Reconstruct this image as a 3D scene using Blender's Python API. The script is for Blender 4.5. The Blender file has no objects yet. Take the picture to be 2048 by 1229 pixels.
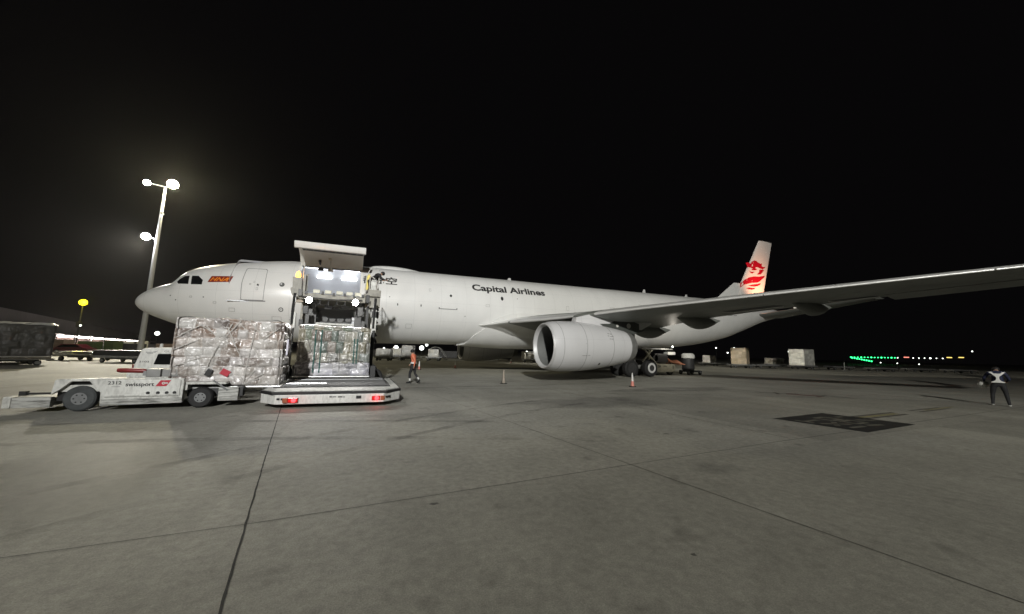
import bpy, bmesh, math, random
import numpy as np
from mathutils import Vector, Matrix, noise
from mathutils.bvhtree import BVHTree

random.seed(11)
PI = math.pi
R = math.radians
scene = bpy.context.scene
C = scene.collection

# ------------------------------------------------------------------ camera
# world: x runs aft along the aeroplane from its nose, -Y is towards the camera side, z up
CAM = Vector((12.385, -28.32, 1.715))
HEAD = 0.4042
cam_data = bpy.data.cameras.new("camera")
cam_data.sensor_width = 36.0
cam_data.lens = 36.0 * 708.0 / 2048.0
cam_data.clip_start = 0.05
cam_data.clip_end = 6000
cam = bpy.data.objects.new("camera", cam_data)
C.objects.link(cam)
_p, _r = R(7.27), R(1.38)
_f = Vector((0, math.cos(_p), math.sin(_p))); _x = Vector((1, 0, 0)); _u = _x.cross(_f)
_rt = _x * math.cos(_r) + _u * math.sin(_r); _up = _u * math.cos(_r) - _x * math.sin(_r)
_yaw = Matrix.Rotation(-HEAD, 3, 'Z')
_rt, _up, _f = _yaw @ _rt, _yaw @ _up, _yaw @ _f
cam.matrix_world = Matrix(((_rt.x, _up.x, -_f.x, CAM.x), (_rt.y, _up.y, -_f.y, CAM.y), (_rt.z, _up.z, -_f.z, CAM.z), (0, 0, 0, 1)))
scene.camera = cam

def ground(xc, yc, z=0.0):
    """metres right of / ahead of the photographer's spot -> world"""
    c, s = math.cos(HEAD), math.sin(HEAD)
    return Vector((CAM.x + c * xc + s * yc, CAM.y - s * xc + c * yc, z))

# ------------------------------------------------------------------ world, lamps, exposure
world = bpy.data.worlds.new("World")
scene.world = world
world.use_nodes = True
_wn = world.node_tree
_bg = _wn.nodes['Background']
_sky = _wn.nodes.new('ShaderNodeTexSky')
_sky.sky_type = 'NISHITA'
_sky.sun_disc = False
_sky.sun_elevation = R(-9)
_sky.sun_rotation = R(200)
_bg.inputs[1].default_value = 0.05
_wn.links.new(_sky.outputs[0], _bg.inputs[0])
_town = _wn.nodes.new('ShaderNodeBackground')      # faint town glow over the whole night sky
_town.inputs[0].default_value = (0.0020, 0.0018, 0.0020, 1); _town.inputs[1].default_value = 1.0
_add = _wn.nodes.new('ShaderNodeAddShader')
_wn.links.new(_bg.outputs[0], _add.inputs[0]); _wn.links.new(_town.outputs[0], _add.inputs[1])
_wn.links.new(_add.outputs[0], _wn.nodes['World Output'].inputs[0])
scene.view_settings.view_transform = 'Standard'
scene.view_settings.look = 'None'
scene.view_settings.exposure = 0.0
scene.view_settings.gamma = 1.0
scene.cycles.max_bounces = 6
scene.cycles.diffuse_bounces = 3
scene.cycles.glossy_bounces = 3
scene.cycles.sample_clamp_indirect = 4.0
scene.cycles.caustics_reflective = False
scene.cycles.caustics_refractive = False

def spot(loc, target, power, color, cone=120, blend=1.0, radius=0.4, name="flood_beam"):
    l = bpy.data.lights.new(name, 'SPOT')
    l.energy = power; l.color = color; l.spot_size = R(cone); l.spot_blend = blend
    l.shadow_soft_size = radius
    o = bpy.data.objects.new(name, l)
    C.objects.link(o)
    o.location = loc
    o.rotation_euler = (Vector(target) - Vector(loc)).to_track_quat('-Z', 'Y').to_euler()
    return o

KEY = 108000.0
KEY2 = 52000.0
BACK = 18500.0

# ------------------------------------------------------------------ materials
def new_mat(name):
    m = bpy.data.materials.new(name)
    m.use_nodes = True
    return m, m.node_tree, m.node_tree.nodes['Principled BSDF']

def mat(name, col, rough=0.5, metal=0.0, var=0.0, scale=4.0, bump=0.0, bscale=30.0, coat=0.0, dirt=0.0, dirtcol=(0.05, 0.045, 0.04), dscale=2.0, stretch=(1, 1, 1)):
    m, t, b = new_mat(name)
    n, L = t.nodes, t.links
    b.inputs['Roughness'].default_value = rough
    b.inputs['Metallic'].default_value = metal
    b.inputs['Coat Weight'].default_value = coat
    b.inputs['Coat Roughness'].default_value = 0.12
    tc = n.new('ShaderNodeTexCoord')
    mp = n.new('ShaderNodeMapping'); mp.inputs['Scale'].default_value = stretch
    L.new(tc.outputs['Object'], mp.inputs[0])
    rgb = n.new('ShaderNodeRGB'); rgb.outputs[0].default_value = (*col, 1)
    out = rgb.outputs[0]
    if var:
        nz = n.new('ShaderNodeTexNoise'); nz.inputs['Scale'].default_value = scale; nz.inputs['Detail'].default_value = 6
        L.new(mp.outputs[0], nz.inputs[0])
        mr = n.new('ShaderNodeMapRange'); mr.inputs[1].default_value = 0.3; mr.inputs[2].default_value = 0.7
        mr.inputs[3].default_value = 1 - var; mr.inputs[4].default_value = 1 + var
        L.new(nz.outputs[0], mr.inputs[0])
        mx = n.new('ShaderNodeMix'); mx.data_type = 'RGBA'; mx.blend_type = 'MULTIPLY'; mx.inputs[0].default_value = 1
        L.new(out, mx.inputs[6]); L.new(mr.outputs[0], mx.inputs[7]); out = mx.outputs[2]
    if dirt:
        nz = n.new('ShaderNodeTexNoise'); nz.inputs['Scale'].default_value = dscale; nz.inputs['Detail'].default_value = 8; nz.inputs['Roughness'].default_value = 0.65
        L.new(mp.outputs[0], nz.inputs[0])
        mr = n.new('ShaderNodeMapRange'); mr.inputs[1].default_value = 0.44; mr.inputs[2].default_value = 0.66
        mr.inputs[3].default_value = 0; mr.inputs[4].default_value = dirt
        L.new(nz.outputs[0], mr.inputs[0])
        mx = n.new('ShaderNodeMix'); mx.data_type = 'RGBA'
        L.new(mr.outputs[0], mx.inputs[0]); L.new(out, mx.inputs[6]); mx.inputs[7].default_value = (*dirtcol, 1); out = mx.outputs[2]
    L.new(out, b.inputs['Base Color'])
    if bump:
        nz = n.new('ShaderNodeTexNoise'); nz.inputs['Scale'].default_value = bscale; nz.inputs['Detail'].default_value = 4
        L.new(mp.outputs[0], nz.inputs[0])
        bp = n.new('ShaderNodeBump'); bp.inputs['Strength'].default_value = bump; bp.inputs['Distance'].default_value = 0.05
        L.new(nz.outputs[0], bp.inputs['Height']); L.new(bp.outputs[0], b.inputs['Normal'])
    return m

def glow(name, col, strength):
    m, t, b = new_mat(name)
    b.inputs['Base Color'].default_value = (*[min(1, c) for c in col], 1)
    b.inputs['Emission Color'].default_value = (*col, 1)
    b.inputs['Emission Strength'].default_value = strength
    return m

def concrete():
    m, t, b = new_mat("apron_concrete")
    n, L = t.nodes, t.links
    b.inputs['Roughness'].default_value = 0.72
    b.inputs['Specular IOR Level'].default_value = 0.35
    tc = n.new('ShaderNodeTexCoord')
    def nz(scale, det=6, rough=0.55, st=(1, 1, 1)):
        mp = n.new('ShaderNodeMapping'); mp.inputs['Scale'].default_value = st
        L.new(tc.outputs['Object'], mp.inputs[0])
        k = n.new('ShaderNodeTexNoise'); k.inputs['Scale'].default_value = scale; k.inputs['Detail'].default_value = det; k.inputs['Roughness'].default_value = rough
        L.new(mp.outputs[0], k.inputs[0]); return k.outputs[0]
    def rng(s, a, bb, c, d):
        k = n.new('ShaderNodeMapRange'); k.inputs[1].default_value = a; k.inputs[2].default_value = bb; k.inputs[3].default_value = c; k.inputs[4].default_value = d
        L.new(s, k.inputs[0]); return k.outputs[0]
    def mul(a, bq):
        k = n.new('ShaderNodeMath'); k.operation = 'MULTIPLY'
        L.new(a, k.inputs[0])
        if isinstance(bq, float): k.inputs[1].default_value = bq
        else: L.new(bq, k.inputs[1])
        return k.outputs[0]
    big = rng(nz(0.13, 4), 0.32, 0.68, 0.82, 1.12)
    mid = rng(nz(0.6, 6, 0.6), 0.3, 0.7, 0.87, 1.10)
    fine = rng(nz(9, 8, 0.75), 0.3, 0.7, 0.74, 1.22)
    grain = rng(nz(75, 4, 0.85), 0.3, 0.7, 0.66, 1.3)
    streak = rng(nz(0.7, 5, 0.6, (1.0, 0.12, 1)), 0.35, 0.7, 1.04, 0.9)
    spots = rng(nz(1.7, 4, 0.5), 0.62, 0.74, 1.0, 0.66)
    # one tone for each cast slab
    sp = n.new('ShaderNodeSeparateXYZ'); L.new(tc.outputs['Object'], sp.inputs[0])
    def fl(s, period, off):
        a = n.new('ShaderNodeMath'); a.operation = 'SUBTRACT'; L.new(s, a.inputs[0]); a.inputs[1].default_value = off
        d = n.new('ShaderNodeMath'); d.operation = 'DIVIDE'; L.new(a.outputs[0], d.inputs[0]); d.inputs[1].default_value = period
        f = n.new('ShaderNodeMath'); f.operation = 'FLOOR'; L.new(d.outputs[0], f.inputs[0]); return f.outputs[0]
    cb = n.new('ShaderNodeCombineXYZ'); L.new(fl(sp.outputs[0], 5.25, 11.1), cb.inputs[0]); L.new(fl(sp.outputs[1], 7.5, -23.8), cb.inputs[1])
    wn = n.new('ShaderNodeTexWhiteNoise'); wn.noise_dimensions = '2D'; L.new(cb.outputs[0], wn.inputs['Vector'])
    slab = rng(wn.outputs['Value'], 0, 1, 0.88, 1.09)
    v = mul(mul(mul(big, mid), mul(fine, grain)), mul(mul(streak, spots), slab))
    mx = n.new('ShaderNodeMix'); mx.data_type = 'RGBA'; mx.blend_type = 'MULTIPLY'; mx.inputs[0].default_value = 1
    mx.inputs[6].default_value = (0.345, 0.337, 0.292, 1); L.new(v, mx.inputs[7])
    L.new(mx.outputs[2], b.inputs['Base Color'])
    bp = n.new('ShaderNodeBump'); bp.inputs['Strength'].default_value = 0.25; bp.inputs['Distance'].default_value = 0.02
    L.new(nz(40, 5, 0.7), bp.inputs['Height']); L.new(bp.outputs[0], b.inputs['Normal'])
    return m

def hull_paint(name, col=(0.74, 0.74, 0.72), rough=0.3, pitch=1.9, vert=0.0):
    """aircraft paint: faint frame joints, soft streaks"""
    m, t, b = new_mat(name)
    n, L = t.nodes, t.links
    b.inputs['Roughness'].default_value = rough
    b.inputs['Coat Weight'].default_value = 0.25; b.inputs['Coat Roughness'].default_value = 0.15
    tc = n.new('ShaderNodeTexCoord')
    sp = n.new('ShaderNodeSeparateXYZ'); L.new(tc.outputs['Object'], sp.inputs[0])
    def mth(op, a, v=None):
        k = n.new('ShaderNodeMath'); k.operation = op
        L.new(a, k.inputs[0])
        if v is not None:
            if isinstance(v, (int, float)): k.inputs[1].default_value = v
            else: L.new(v, k.inputs[1])
        return k.outputs[0]
    fr = mth('FRACT', mth('MULTIPLY', sp.outputs[0], 1 / pitch))
    ln = mth('LESS_THAN', fr, 0.006)
    fz = mth('LESS_THAN', mth('FRACT', mth('MULTIPLY', sp.outputs[2], 1 / 1.35)), 0.006)
    lines = mth('MAXIMUM', ln, fz)
    nz = n.new('ShaderNodeTexNoise'); nz.inputs['Scale'].default_value = 0.9; nz.inputs['Detail'].default_value = 7
    mp = n.new('ShaderNodeMapping'); mp.inputs['Scale'].default_value = (1.2, 1.2, 0.35)
    L.new(tc.outputs['Object'], mp.inputs[0]); L.new(mp.outputs[0], nz.inputs[0])
    mr = n.new('ShaderNodeMapRange'); mr.inputs[1].default_value = 0.3; mr.inputs[2].default_value = 0.75; mr.inputs[3].default_value = 1.03; mr.inputs[4].default_value = 0.95
    L.new(nz.outputs[0], mr.inputs[0])
    k = mth('MULTIPLY', mr.outputs[0], mth('SUBTRACT', mth('MULTIPLY', lines, -0.26), -1.0))
    mx = n.new('ShaderNodeMix'); mx.data_type = 'RGBA'; mx.blend_type = 'MULTIPLY'; mx.inputs[0].default_value = 1
    mx.inputs[6].default_value = (*col, 1); L.new(k, mx.inputs[7])
    L.new(mx.outputs[2], b.inputs['Base Color'])
    return m

def wrap_mat(name, rough=0.45, film=0.5, fold_glints=0.6, stretch=(1.0, 1.0, 1.6), scale=2.0, coat=1.0):
    """cartons seen through clear film: carton colours come from the mesh, milky film patches, painted white folds, soft shine"""
    m, t, b = new_mat(name)
    n, L = t.nodes, t.links
    at = n.new('ShaderNodeAttribute'); at.attribute_name = "carton"
    tc = n.new('ShaderNodeTexCoord')
    def noise_(sc, det, dist, st=(1, 1, 1), rot=(0, 0, 0)):
        mp = n.new('ShaderNodeMapping'); mp.inputs['Scale'].default_value = st; mp.inputs['Rotation'].default_value = rot
        L.new(tc.outputs['Object'], mp.inputs[0])
        k = n.new('ShaderNodeTexNoise'); k.inputs['Scale'].default_value = sc; k.inputs['Detail'].default_value = det; k.inputs['Distortion'].default_value = dist
        L.new(mp.outputs[0], k.inputs[0]); return k.outputs[0]
    def rng(sck, a, bb, c, d):
        k = n.new('ShaderNodeMapRange'); k.inputs[1].default_value = a; k.inputs[2].default_value = bb; k.inputs[3].default_value = c; k.inputs[4].default_value = d
        L.new(sck, k.inputs[0]); return k.outputs[0]
    def mth(op, a, v=None):
        k = n.new('ShaderNodeMath'); k.operation = op; L.new(a, k.inputs[0])
        if v is not None:
            if isinstance(v, float): k.inputs[1].default_value = v
            else: L.new(v, k.inputs[1])
        return k.outputs[0]
    def fold_glint(sc, st, rot, w):
        return rng(mth('ABSOLUTE', mth('SUBTRACT', noise_(sc, 1.5, .8, st, rot), .5)), 0.0, w, 1.0, 0.0)
    patch = rng(noise_(1.7, 3, .6, stretch, (.2, .5, .3)), .46, .60, .03, film)
    f1 = fold_glint(2.6, (1.6, 1.6, .7), (.3, .4, .2), .022); f2 = fold_glint(2.2, (.7, .7, 2.0), (-.5, .3, .1), .02)
    fl = mth('MULTIPLY', mth('MAXIMUM', f1, f2), fold_glints)  # folds are raised; their white highlights are painted into the colour
    mx = n.new('ShaderNodeMix'); mx.data_type = 'RGBA'
    L.new(mth('MAXIMUM', patch, fl), mx.inputs[0]); L.new(at.outputs['Color'], mx.inputs[6]); mx.inputs[7].default_value = (0.78, 0.76, 0.735, 1)
    L.new(mx.outputs[2], b.inputs['Base Color'])
    bp = n.new('ShaderNodeBump'); bp.inputs['Strength'].default_value = .5; bp.inputs['Distance'].default_value = 0.10
    L.new(noise_(scale, 2, .8, stretch), bp.inputs['Height']); L.new(bp.outputs[0], b.inputs['Normal'])
    bc = n.new('ShaderNodeBump'); bc.inputs['Strength'].default_value = .8; bc.inputs['Distance'].default_value = 0.20
    L.new(mth('ADD', noise_(2.4, 2, 1.5, (1.3, 1.3, .8), (.6, -.4, .2)), mth('MULTIPLY', fl, .12)), bc.inputs['Height']); L.new(bc.outputs[0], b.inputs['Coat Normal'])
    b.inputs['Roughness'].default_value = rough
    b.inputs['Coat Weight'].default_value = coat; b.inputs['Coat Roughness'].default_value = 0.29; b.inputs['Coat IOR'].default_value = 1.75
    return m

M = dict(
    white=hull_paint("white_aircraft_paint"),
    fin=hull_paint("fin_paint", (0.74, 0.70, 0.66), 0.4, 7.0),
    fair=hull_paint("fairing_paint", (0.70, 0.70, 0.68), 0.3, 3.1),
    nacelle=hull_paint("nacelle_paint", (0.62, 0.62, 0.63), 0.35, 2.6),
    duct=mat("inlet_duct_grey", (0.15, 0.155, 0.15), 0.5, 0, 0.06, 2.0),
    palecone=mat("faded_cone_plastic", (0.30, 0.26, 0.21), 0.5, 0, 0.15, 8),
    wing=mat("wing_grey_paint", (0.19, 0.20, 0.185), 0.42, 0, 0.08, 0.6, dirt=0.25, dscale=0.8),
    slat=mat("bare_leading_edge", (0.66, 0.66, 0.65), 0.36, 0.25, 0.05, 1.0),
    lip=mat("polished_inlet_ring", (0.56, 0.56, 0.56), 0.45, 0.15, 0.05),
    dkgrey=mat("dark_grey_panel", (0.06, 0.065, 0.06), 0.5, 0, 0.1),
    black=mat("black_part", (0.012, 0.012, 0.012), 0.5),
    glassblk=mat("dark_glass", (0.006, 0.007, 0.008), 0.06, 0, coat=0.5),
    ink=mat("black_ink", (0.012, 0.012, 0.012), 0.6),
    greyink=mat("grey_ink", (0.22, 0.22, 0.22), 0.6),
    red=mat("red_emblem", (0.44, 0.004, 0.018), 0.45),
    logored=mat("logo_dark_red", (0.20, 0.012, 0.006), 0.45),
    logoor=mat("logo_orange", (0.85, 0.26, 0.03), 0.45),
    rubber=mat("tyre_rubber", (0.014, 0.014, 0.014), 0.75, 0, 0.2, 8, 0.2, 40),
    greyrub=mat("dusty_tyre", (0.05, 0.054, 0.054), 0.8, 0, 0.25, 6, 0.2, 40),
    rim=mat("wheel_rim", (0.20, 0.205, 0.205), 0.4, 0.3, 0.1, 8),
    shadedrim=mat("shaded_gear_hub", (0.05, 0.05, 0.05), 0.5, 0.3, 0.2, 8),  # main gear stands in shadow; that shade is put into this colour
    steel=mat("grey_steel", (0.24, 0.24, 0.23), 0.45, 0.4, 0.15, 3),
    midsteel=mat("mid_grey_steel", (0.10, 0.10, 0.098), 0.5, 0.2, 0.2, 3, dirt=0.4, dscale=3),
    dksteel=mat("dark_steel", (0.045, 0.045, 0.045), 0.5, 0.3, 0.2, 3),
    bright=mat("bright_roller_steel", (0.62, 0.63, 0.64), 0.25, 0.8, 0.1, 6),
    gsewhite=mat("worn_white_steel", (0.60, 0.60, 0.56), 0.45, 0, 0.12, 3, dirt=0.5, dscale=13.0, dirtcol=(0.12, 0.115, 0.10), stretch=(1.0, 1, .55)),
    gseclean=mat("white_panel", (0.66, 0.66, 0.62), 0.4, 0, 0.08, 3, dirt=0.35, dscale=14.0, dirtcol=(0.22, 0.21, 0.19), stretch=(1.0, 1, .4)),
    scratched=mat("scraped_white_steel", (0.46, 0.46, 0.43), 0.5, 0, 0.15, 3, dirt=1.0, dscale=9.0, dirtcol=(0.10, 0.10, 0.09), stretch=(0.3, 1, 2.0)),
    cream=mat("cream_paint", (0.66, 0.64, 0.52), 0.5, 0, 0.06, 3, dirt=0.35, dscale=3),
    beige=mat("beige_steel", (0.30, 0.285, 0.24), 0.5, 0, 0.1, 3, dirt=0.4, dscale=4),
    yellow=mat("safety_yellow", (0.75, 0.62, 0.12), 0.5),
    paintyel=mat("worn_yellow_marking", (0.26, 0.235, 0.11), 0.8, 0, 0.25, 2.5, dirt=0.7, dscale=2.6, dirtcol=(0.12, 0.11, 0.08)),
    paintblk=mat("black_marking", (0.016, 0.016, 0.014), 0.75, 0, 0.3, 2.0, dirt=0.4, dscale=1.4, dirtcol=(0.045, 0.042, 0.036)),
    paintdark=mat("worn_dark_marking", (0.10, 0.093, 0.078), 0.8, 0, 0.3, 3),
    paintgrey=mat("worn_grey_marking", (0.13, 0.125, 0.10), 0.8, 0, 0.35, 2.2),
    paintred=mat("worn_red_marking", (0.17, 0.10, 0.085), 0.8, 0, 0.3, 3),
    paintpale=mat("pale_marking_edge", (0.30, 0.29, 0.25), 0.8, 0, 0.2, 3),
    joint=mat("joint_sealant", (0.03, 0.03, 0.027), 0.85, 0, 0.4, 6),
    jointfaint=mat("faint_joint", (0.085, 0.082, 0.072), 0.85, 0, 0.35, 5),
    redpaint=mat("red_cylinder_paint", (0.17, 0.014, 0.014), 0.4, 0, 0.15, 5),
    strap=mat("net_webbing", (0.46, 0.44, 0.41), 0.7, 0, 0.1, 10),
    greenstrap=mat("green_webbing", (0.03, 0.10, 0.085), 0.7, 0, 0.1, 10),
    greystrap=mat("grey_webbing", (0.16, 0.15, 0.14), 0.7, 0, 0.1, 10),
    redtag=mat("red_tag", (0.42, 0.02, 0.04), 0.5),
    whitetag=mat("white_tag", (0.7, 0.68, 0.78), 0.6),
    alu=mat("aluminium_pallet", (0.62, 0.62, 0.60), 0.35, 0.6, 0.1, 5),
    liner=mat("hold_liner", (0.70, 0.71, 0.74), 0.45, 0, 0.03, 2),
    doorin=mat("door_inner_liner", (0.80, 0.79, 0.74), 0.5, 0, 0.05, 1.5),
    slotshade=mat("door_shadow_gap", (0.03, 0.03, 0.028), 0.7),
    wrapA=wrap_mat("clear_wrap_over_cartons", .40, .36, .6),
    wrapB=wrap_mat("clear_wrap_over_bags", .36, .16, .4, (1.6, 1.6, .8)),
    wrapC=wrap_mat("dark_wrap", .6, .05, .06, coat=.25),
    coneor=mat("cone_orange", (0.72, 0.27, 0.22), 0.5, 0, 0.1, 8),
    conewh=mat("cone_white_band", (0.75, 0.74, 0.72), 0.4),
    vest=mat("orange_jacket", (0.70, 0.20, 0.11), 0.7, 0, 0.15, 8, 0.3, 20),
    trouser=mat("dark_trousers", (0.018, 0.018, 0.02), 0.8, 0, 0.2, 8, 0.3, 20),
    navy=mat("navy_jacket", (0.012, 0.016, 0.045), 0.75, 0, 0.2, 8, 0.3, 20),
    greycloth=mat("charcoal_cloth", (0.05, 0.045, 0.045), 0.8, 0, 0.2, 8, 0.3, 20),
    skin=mat("skin", (0.42, 0.25, 0.17), 0.55),
    hair=mat("dark_hair", (0.012, 0.010, 0.009), 0.6, 0, 0.2, 30),
    shoe=mat("black_shoe", (0.015, 0.015, 0.015), 0.5),
    whiteshoe=mat("white_shoe", (0.8, 0.8, 0.78), 0.5),
    reflect=mat("reflective_tape", (0.68, 0.68, 0.65), 0.35, 0.0, 0.03),
    hangar=mat("dark_cladding", (0.11, 0.108, 0.112), 0.7, 0, 0.1, 0.2),
    hangarwall=mat("shed_wall", (0.30, 0.20, 0.18), 0.8, 0, 0.15, 0.3),
    galv=mat("galvanised_pole", (0.42, 0.43, 0.45), 0.55, 0.3, 0.06, 1.0),
    orangebits=mat("orange_hoses", (0.45, 0.20, 0.12), 0.55, 0, 0.2, 9),
    greencart=mat("green_crates", (0.055, 0.075, 0.025), 0.6, 0, 0.2, 4),
    redcar=mat("dark_red_paint", (0.07, 0.008, 0.014), 0.3, coat=0.6),
    brown=mat("brown_cartons", (0.13, 0.095, 0.075), 0.7, 0, 0.2, 3),
    palewrap=mat("pale_sheet", (0.62, 0.62, 0.58), 0.35, 0, 0.12, 2.5, 0.6, 3.0),
    l_white=glow("lamp_white", (1.0, 0.98, 0.93), 60.0),
    l_warm=glow("lamp_warm", (1.0, 0.86, 0.50), 120.0),
    l_tube=glow("fluorescent_tube", (0.93, 0.97, 1.0), 9.0),
    l_strip=glow("canopy_tube", (1.0, 0.90, 0.84), 17.0),
    l_yel=glow("yellow_lamp", (1.0, 0.85, 0.02), 3.2),
    l_beacon=glow("amber_beacon", (1.0, 0.42, 0.04), 9.0),
    l_red=glow("tail_red", (1.0, 0.05, 0.06), 3.0),
    l_flood=glow("work_light", (1.0, 0.97, 0.92), 90.0),
    l_green=glow("green_field_light", (0.03, 1.0, 0.22), 5.0),
    l_rw=glow("white_field_light", (0.95, 1.0, 0.92), 4.0),
    l_rred=glow("red_field_light", (1.0, 0.30, 0.22), 1.7),
    l_ryel=glow("yellow_field_light", (1.0, 0.72, 0.18), 1.8),
    lens=mat("red_lens", (0.4, 0.01, 0.01), 0.2),
    amberlens=mat("amber_lens", (0.25, 0.09, 0.04), 0.3),
)

# ------------------------------------------------------------------ mesh helpers
class MB:
    """collects shapes (world coordinates) and links them as ONE mesh object"""
    def __init__(s): s.bm = bmesh.new(); s.mi = 0; s.mats = []
    def use(s, m):
        if m not in s.mats: s.mats.append(m)
        s.mi = s.mats.index(m); return s
    def face(s, vs):
        try:
            f = s.bm.faces.new(vs); f.material_index = s.mi; return f
        except ValueError: return None
    def V(s, p): return s.bm.verts.new(p)
    def box(s, c, d, rot=None, bev=0.0):
        """c centre, d full dimensions"""
        hx, hy, hz = d[0] / 2, d[1] / 2, d[2] / 2
        t = bmesh.new()
        bmesh.ops.create_cube(t, size=1.0)
        for v in t.verts: v.co = Vector((v.co.x * d[0], v.co.y * d[1], v.co.z * d[2]))
        if bev > 0:
            bmesh.ops.bevel(t, geom=t.edges[:], offset=bev, segments=2, affect='EDGES', profile=0.6)
        s._merge(t, c, rot)
        return s
    def _merge(s, t, c=(0, 0, 0), rot=None):
        Rm = rot.to_3x3() if rot is not None else None
        mp = {}
        for v in t.verts:
            p = v.co.copy()
            if Rm is not None: p = Rm @ p
            mp[v] = s.bm.verts.new(p + Vector(c))
        for f in t.faces: s.face([mp[v] for v in f.verts])
        t.free()
    def prism(s, poly, axis, a, b, bev=0.0):
        """polygon in the two other axes extruded along axis from a to b. axis y: poly (x,z); x: (y,z); z: (x,y)"""
        t = bmesh.new()
        def P(p, k):
            return {'y': (p[0], k, p[1]), 'x': (k, p[0], p[1]), 'z': (p[0], p[1], k)}[axis]
        A = [t.verts.new(P(p, a)) for p in poly]; B = [t.verts.new(P(p, b)) for p in poly]
        t.faces.new(A); t.faces.new(B[::-1])
        n = len(poly)
        for i in range(n): t.faces.new((A[i], B[i], B[(i + 1) % n], A[(i + 1) % n]))
        bmesh.ops.recalc_face_normals(t, faces=t.faces[:])
        if bev > 0: bmesh.ops.bevel(t, geom=t.edges[:], offset=bev, segments=2, affect='EDGES', profile=0.6)
        s._merge(t); return s
    def tube(s, pts, r, n=8, cap=True):
        pts = [Vector(p) for p in pts]; m = len(pts)
        rs = r if isinstance(r, (list, tuple)) else [r] * m
        rings = []; side = None
        for i, p in enumerate(pts):
            d = (pts[min(i + 1, m - 1)] - pts[max(i - 1, 0)])
            d = d.normalized() if d.length > 1e-9 else Vector((0, 0, 1))
            if side is None:
                side = d.cross(Vector((0, 0, 1)))
                if side.length < 1e-3: side = d.cross(Vector((1, 0, 0)))
            side = (side - d * side.dot(d))
            side = side.normalized() if side.length > 1e-6 else d.orthogonal().normalized()
            up = d.cross(side)
            rings.append([s.V(p + (side * math.cos(2 * PI * k / n) + up * math.sin(2 * PI * k / n)) * rs[i]) for k in range(n)])
        for i in range(m - 1):
            for k in range(n): s.face((rings[i][k], rings[i][(k + 1) % n], rings[i + 1][(k + 1) % n], rings[i + 1][k]))
        if cap: s.face(rings[0][::-1]); s.face(rings[-1])
        return s
    def lathe(s, prof, c, axis='z', n=24, cap=True):
        """prof: (distance along axis, radius)"""
        c = Vector(c); rings = []
        for a, r in prof:
            ring = []
            for k in range(n):
                q = 2 * PI * k / n; u, v = r * math.cos(q), r * math.sin(q)
                o = {'z': (u, v, a), 'x': (a, u, v), 'y': (u, a, v)}[axis]
                ring.append(s.V(c + Vector(o)))
            rings.append(ring)
        for i in range(len(rings) - 1):
            for k in range(n): s.face((rings[i][k], rings[i][(k + 1) % n], rings[i + 1][(k + 1) % n], rings[i + 1][k]))
        if cap:
            if prof[0][1] > 1e-4: s.face(rings[0][::-1])
            if prof[-1][1] > 1e-4: s.face(rings[-1])
        return s
    def ball(s, c, r, n=10, sc=(1, 1, 1)):
        prof = [(-r * math.cos(PI * i / n) * sc[2], max(1e-4, r * math.sin(PI * i / n))) for i in range(n + 1)]
        k0 = len(s.bm.verts); s.lathe(prof, c, 'z', n + 4)
        return s
    def loft(s, rings, closed=True, cap=True):
        vs = [[s.V(p) for p in r] for r in rings]
        n = len(vs[0])
        for i in range(len(vs) - 1):
            for k in range(n if closed else n - 1):
                s.face((vs[i][k], vs[i][(k + 1) % n], vs[i + 1][(k + 1) % n], vs[i + 1][k]))
        if cap: s.face(vs[0][::-1]); s.face(vs[-1])
        return s
    def build(s, name, m=None, parent=None, smooth=False, origin=None, recalc=True, ang=40):
        bmesh.ops.remove_doubles(s.bm, verts=s.bm.verts[:], dist=1e-5)
        if recalc: bmesh.ops.recalc_face_normals(s.bm, faces=s.bm.faces[:])
        if origin is None:
            origin = Vector((0, 0, 0)); k = parent
            while k is not None and k.parent is not None: k = k.parent
            if k is not None: origin = Vector(k.get('_o', (0, 0, 0)))
            elif len(s.bm.verts):
                lo = Vector([min(v.co[i] for v in s.bm.verts) for i in range(3)]); hi = Vector([max(v.co[i] for v in s.bm.verts) for i in range(3)])
                origin = Vector(((lo.x + hi.x) / 2, (lo.y + hi.y) / 2, lo.z))
        origin = Vector(origin)
        for v in s.bm.verts: v.co -= origin
        me = bpy.data.meshes.new(name)
        s.bm.to_mesh(me); s.bm.free()
        for q in (s.mats if s.mats else [m]): me.materials.append(q)
        if smooth:
            for p in me.polygons: p.use_smooth = True
            try: me.set_sharp_from_angle(angle=R(ang))
            except Exception: pass
        o = bpy.data.objects.new(name, me); C.objects.link(o)
        if parent is not None: o.parent = parent
        else: o.location = origin
        return o

def tag(o, label=None, cat=None, group=None, kind=None):
    if label: o['label'] = label
    if cat: o['category'] = cat
    if group: o['group'] = group
    if kind: o['kind'] = kind
    return o

def thing(name, label, cat, loc=(0, 0, 0), group=None):
    o = bpy.data.objects.new(name, None); C.objects.link(o)
    o.empty_display_size = 0.3
    o.location = loc; o['_o'] = tuple(loc)
    return tag(o, label, cat, group)

def copy_tree(o, parent=None):
    c = o.copy(); C.objects.link(c)
    if parent is not None: c.parent = parent
    for ch in [k for k in bpy.data.objects if k.parent == o and k != c]: copy_tree(ch, c)
    return c

def place(o, loc, rz=0.0):
    o.location = loc; o.rotation_euler = (0, 0, rz); return o

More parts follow.
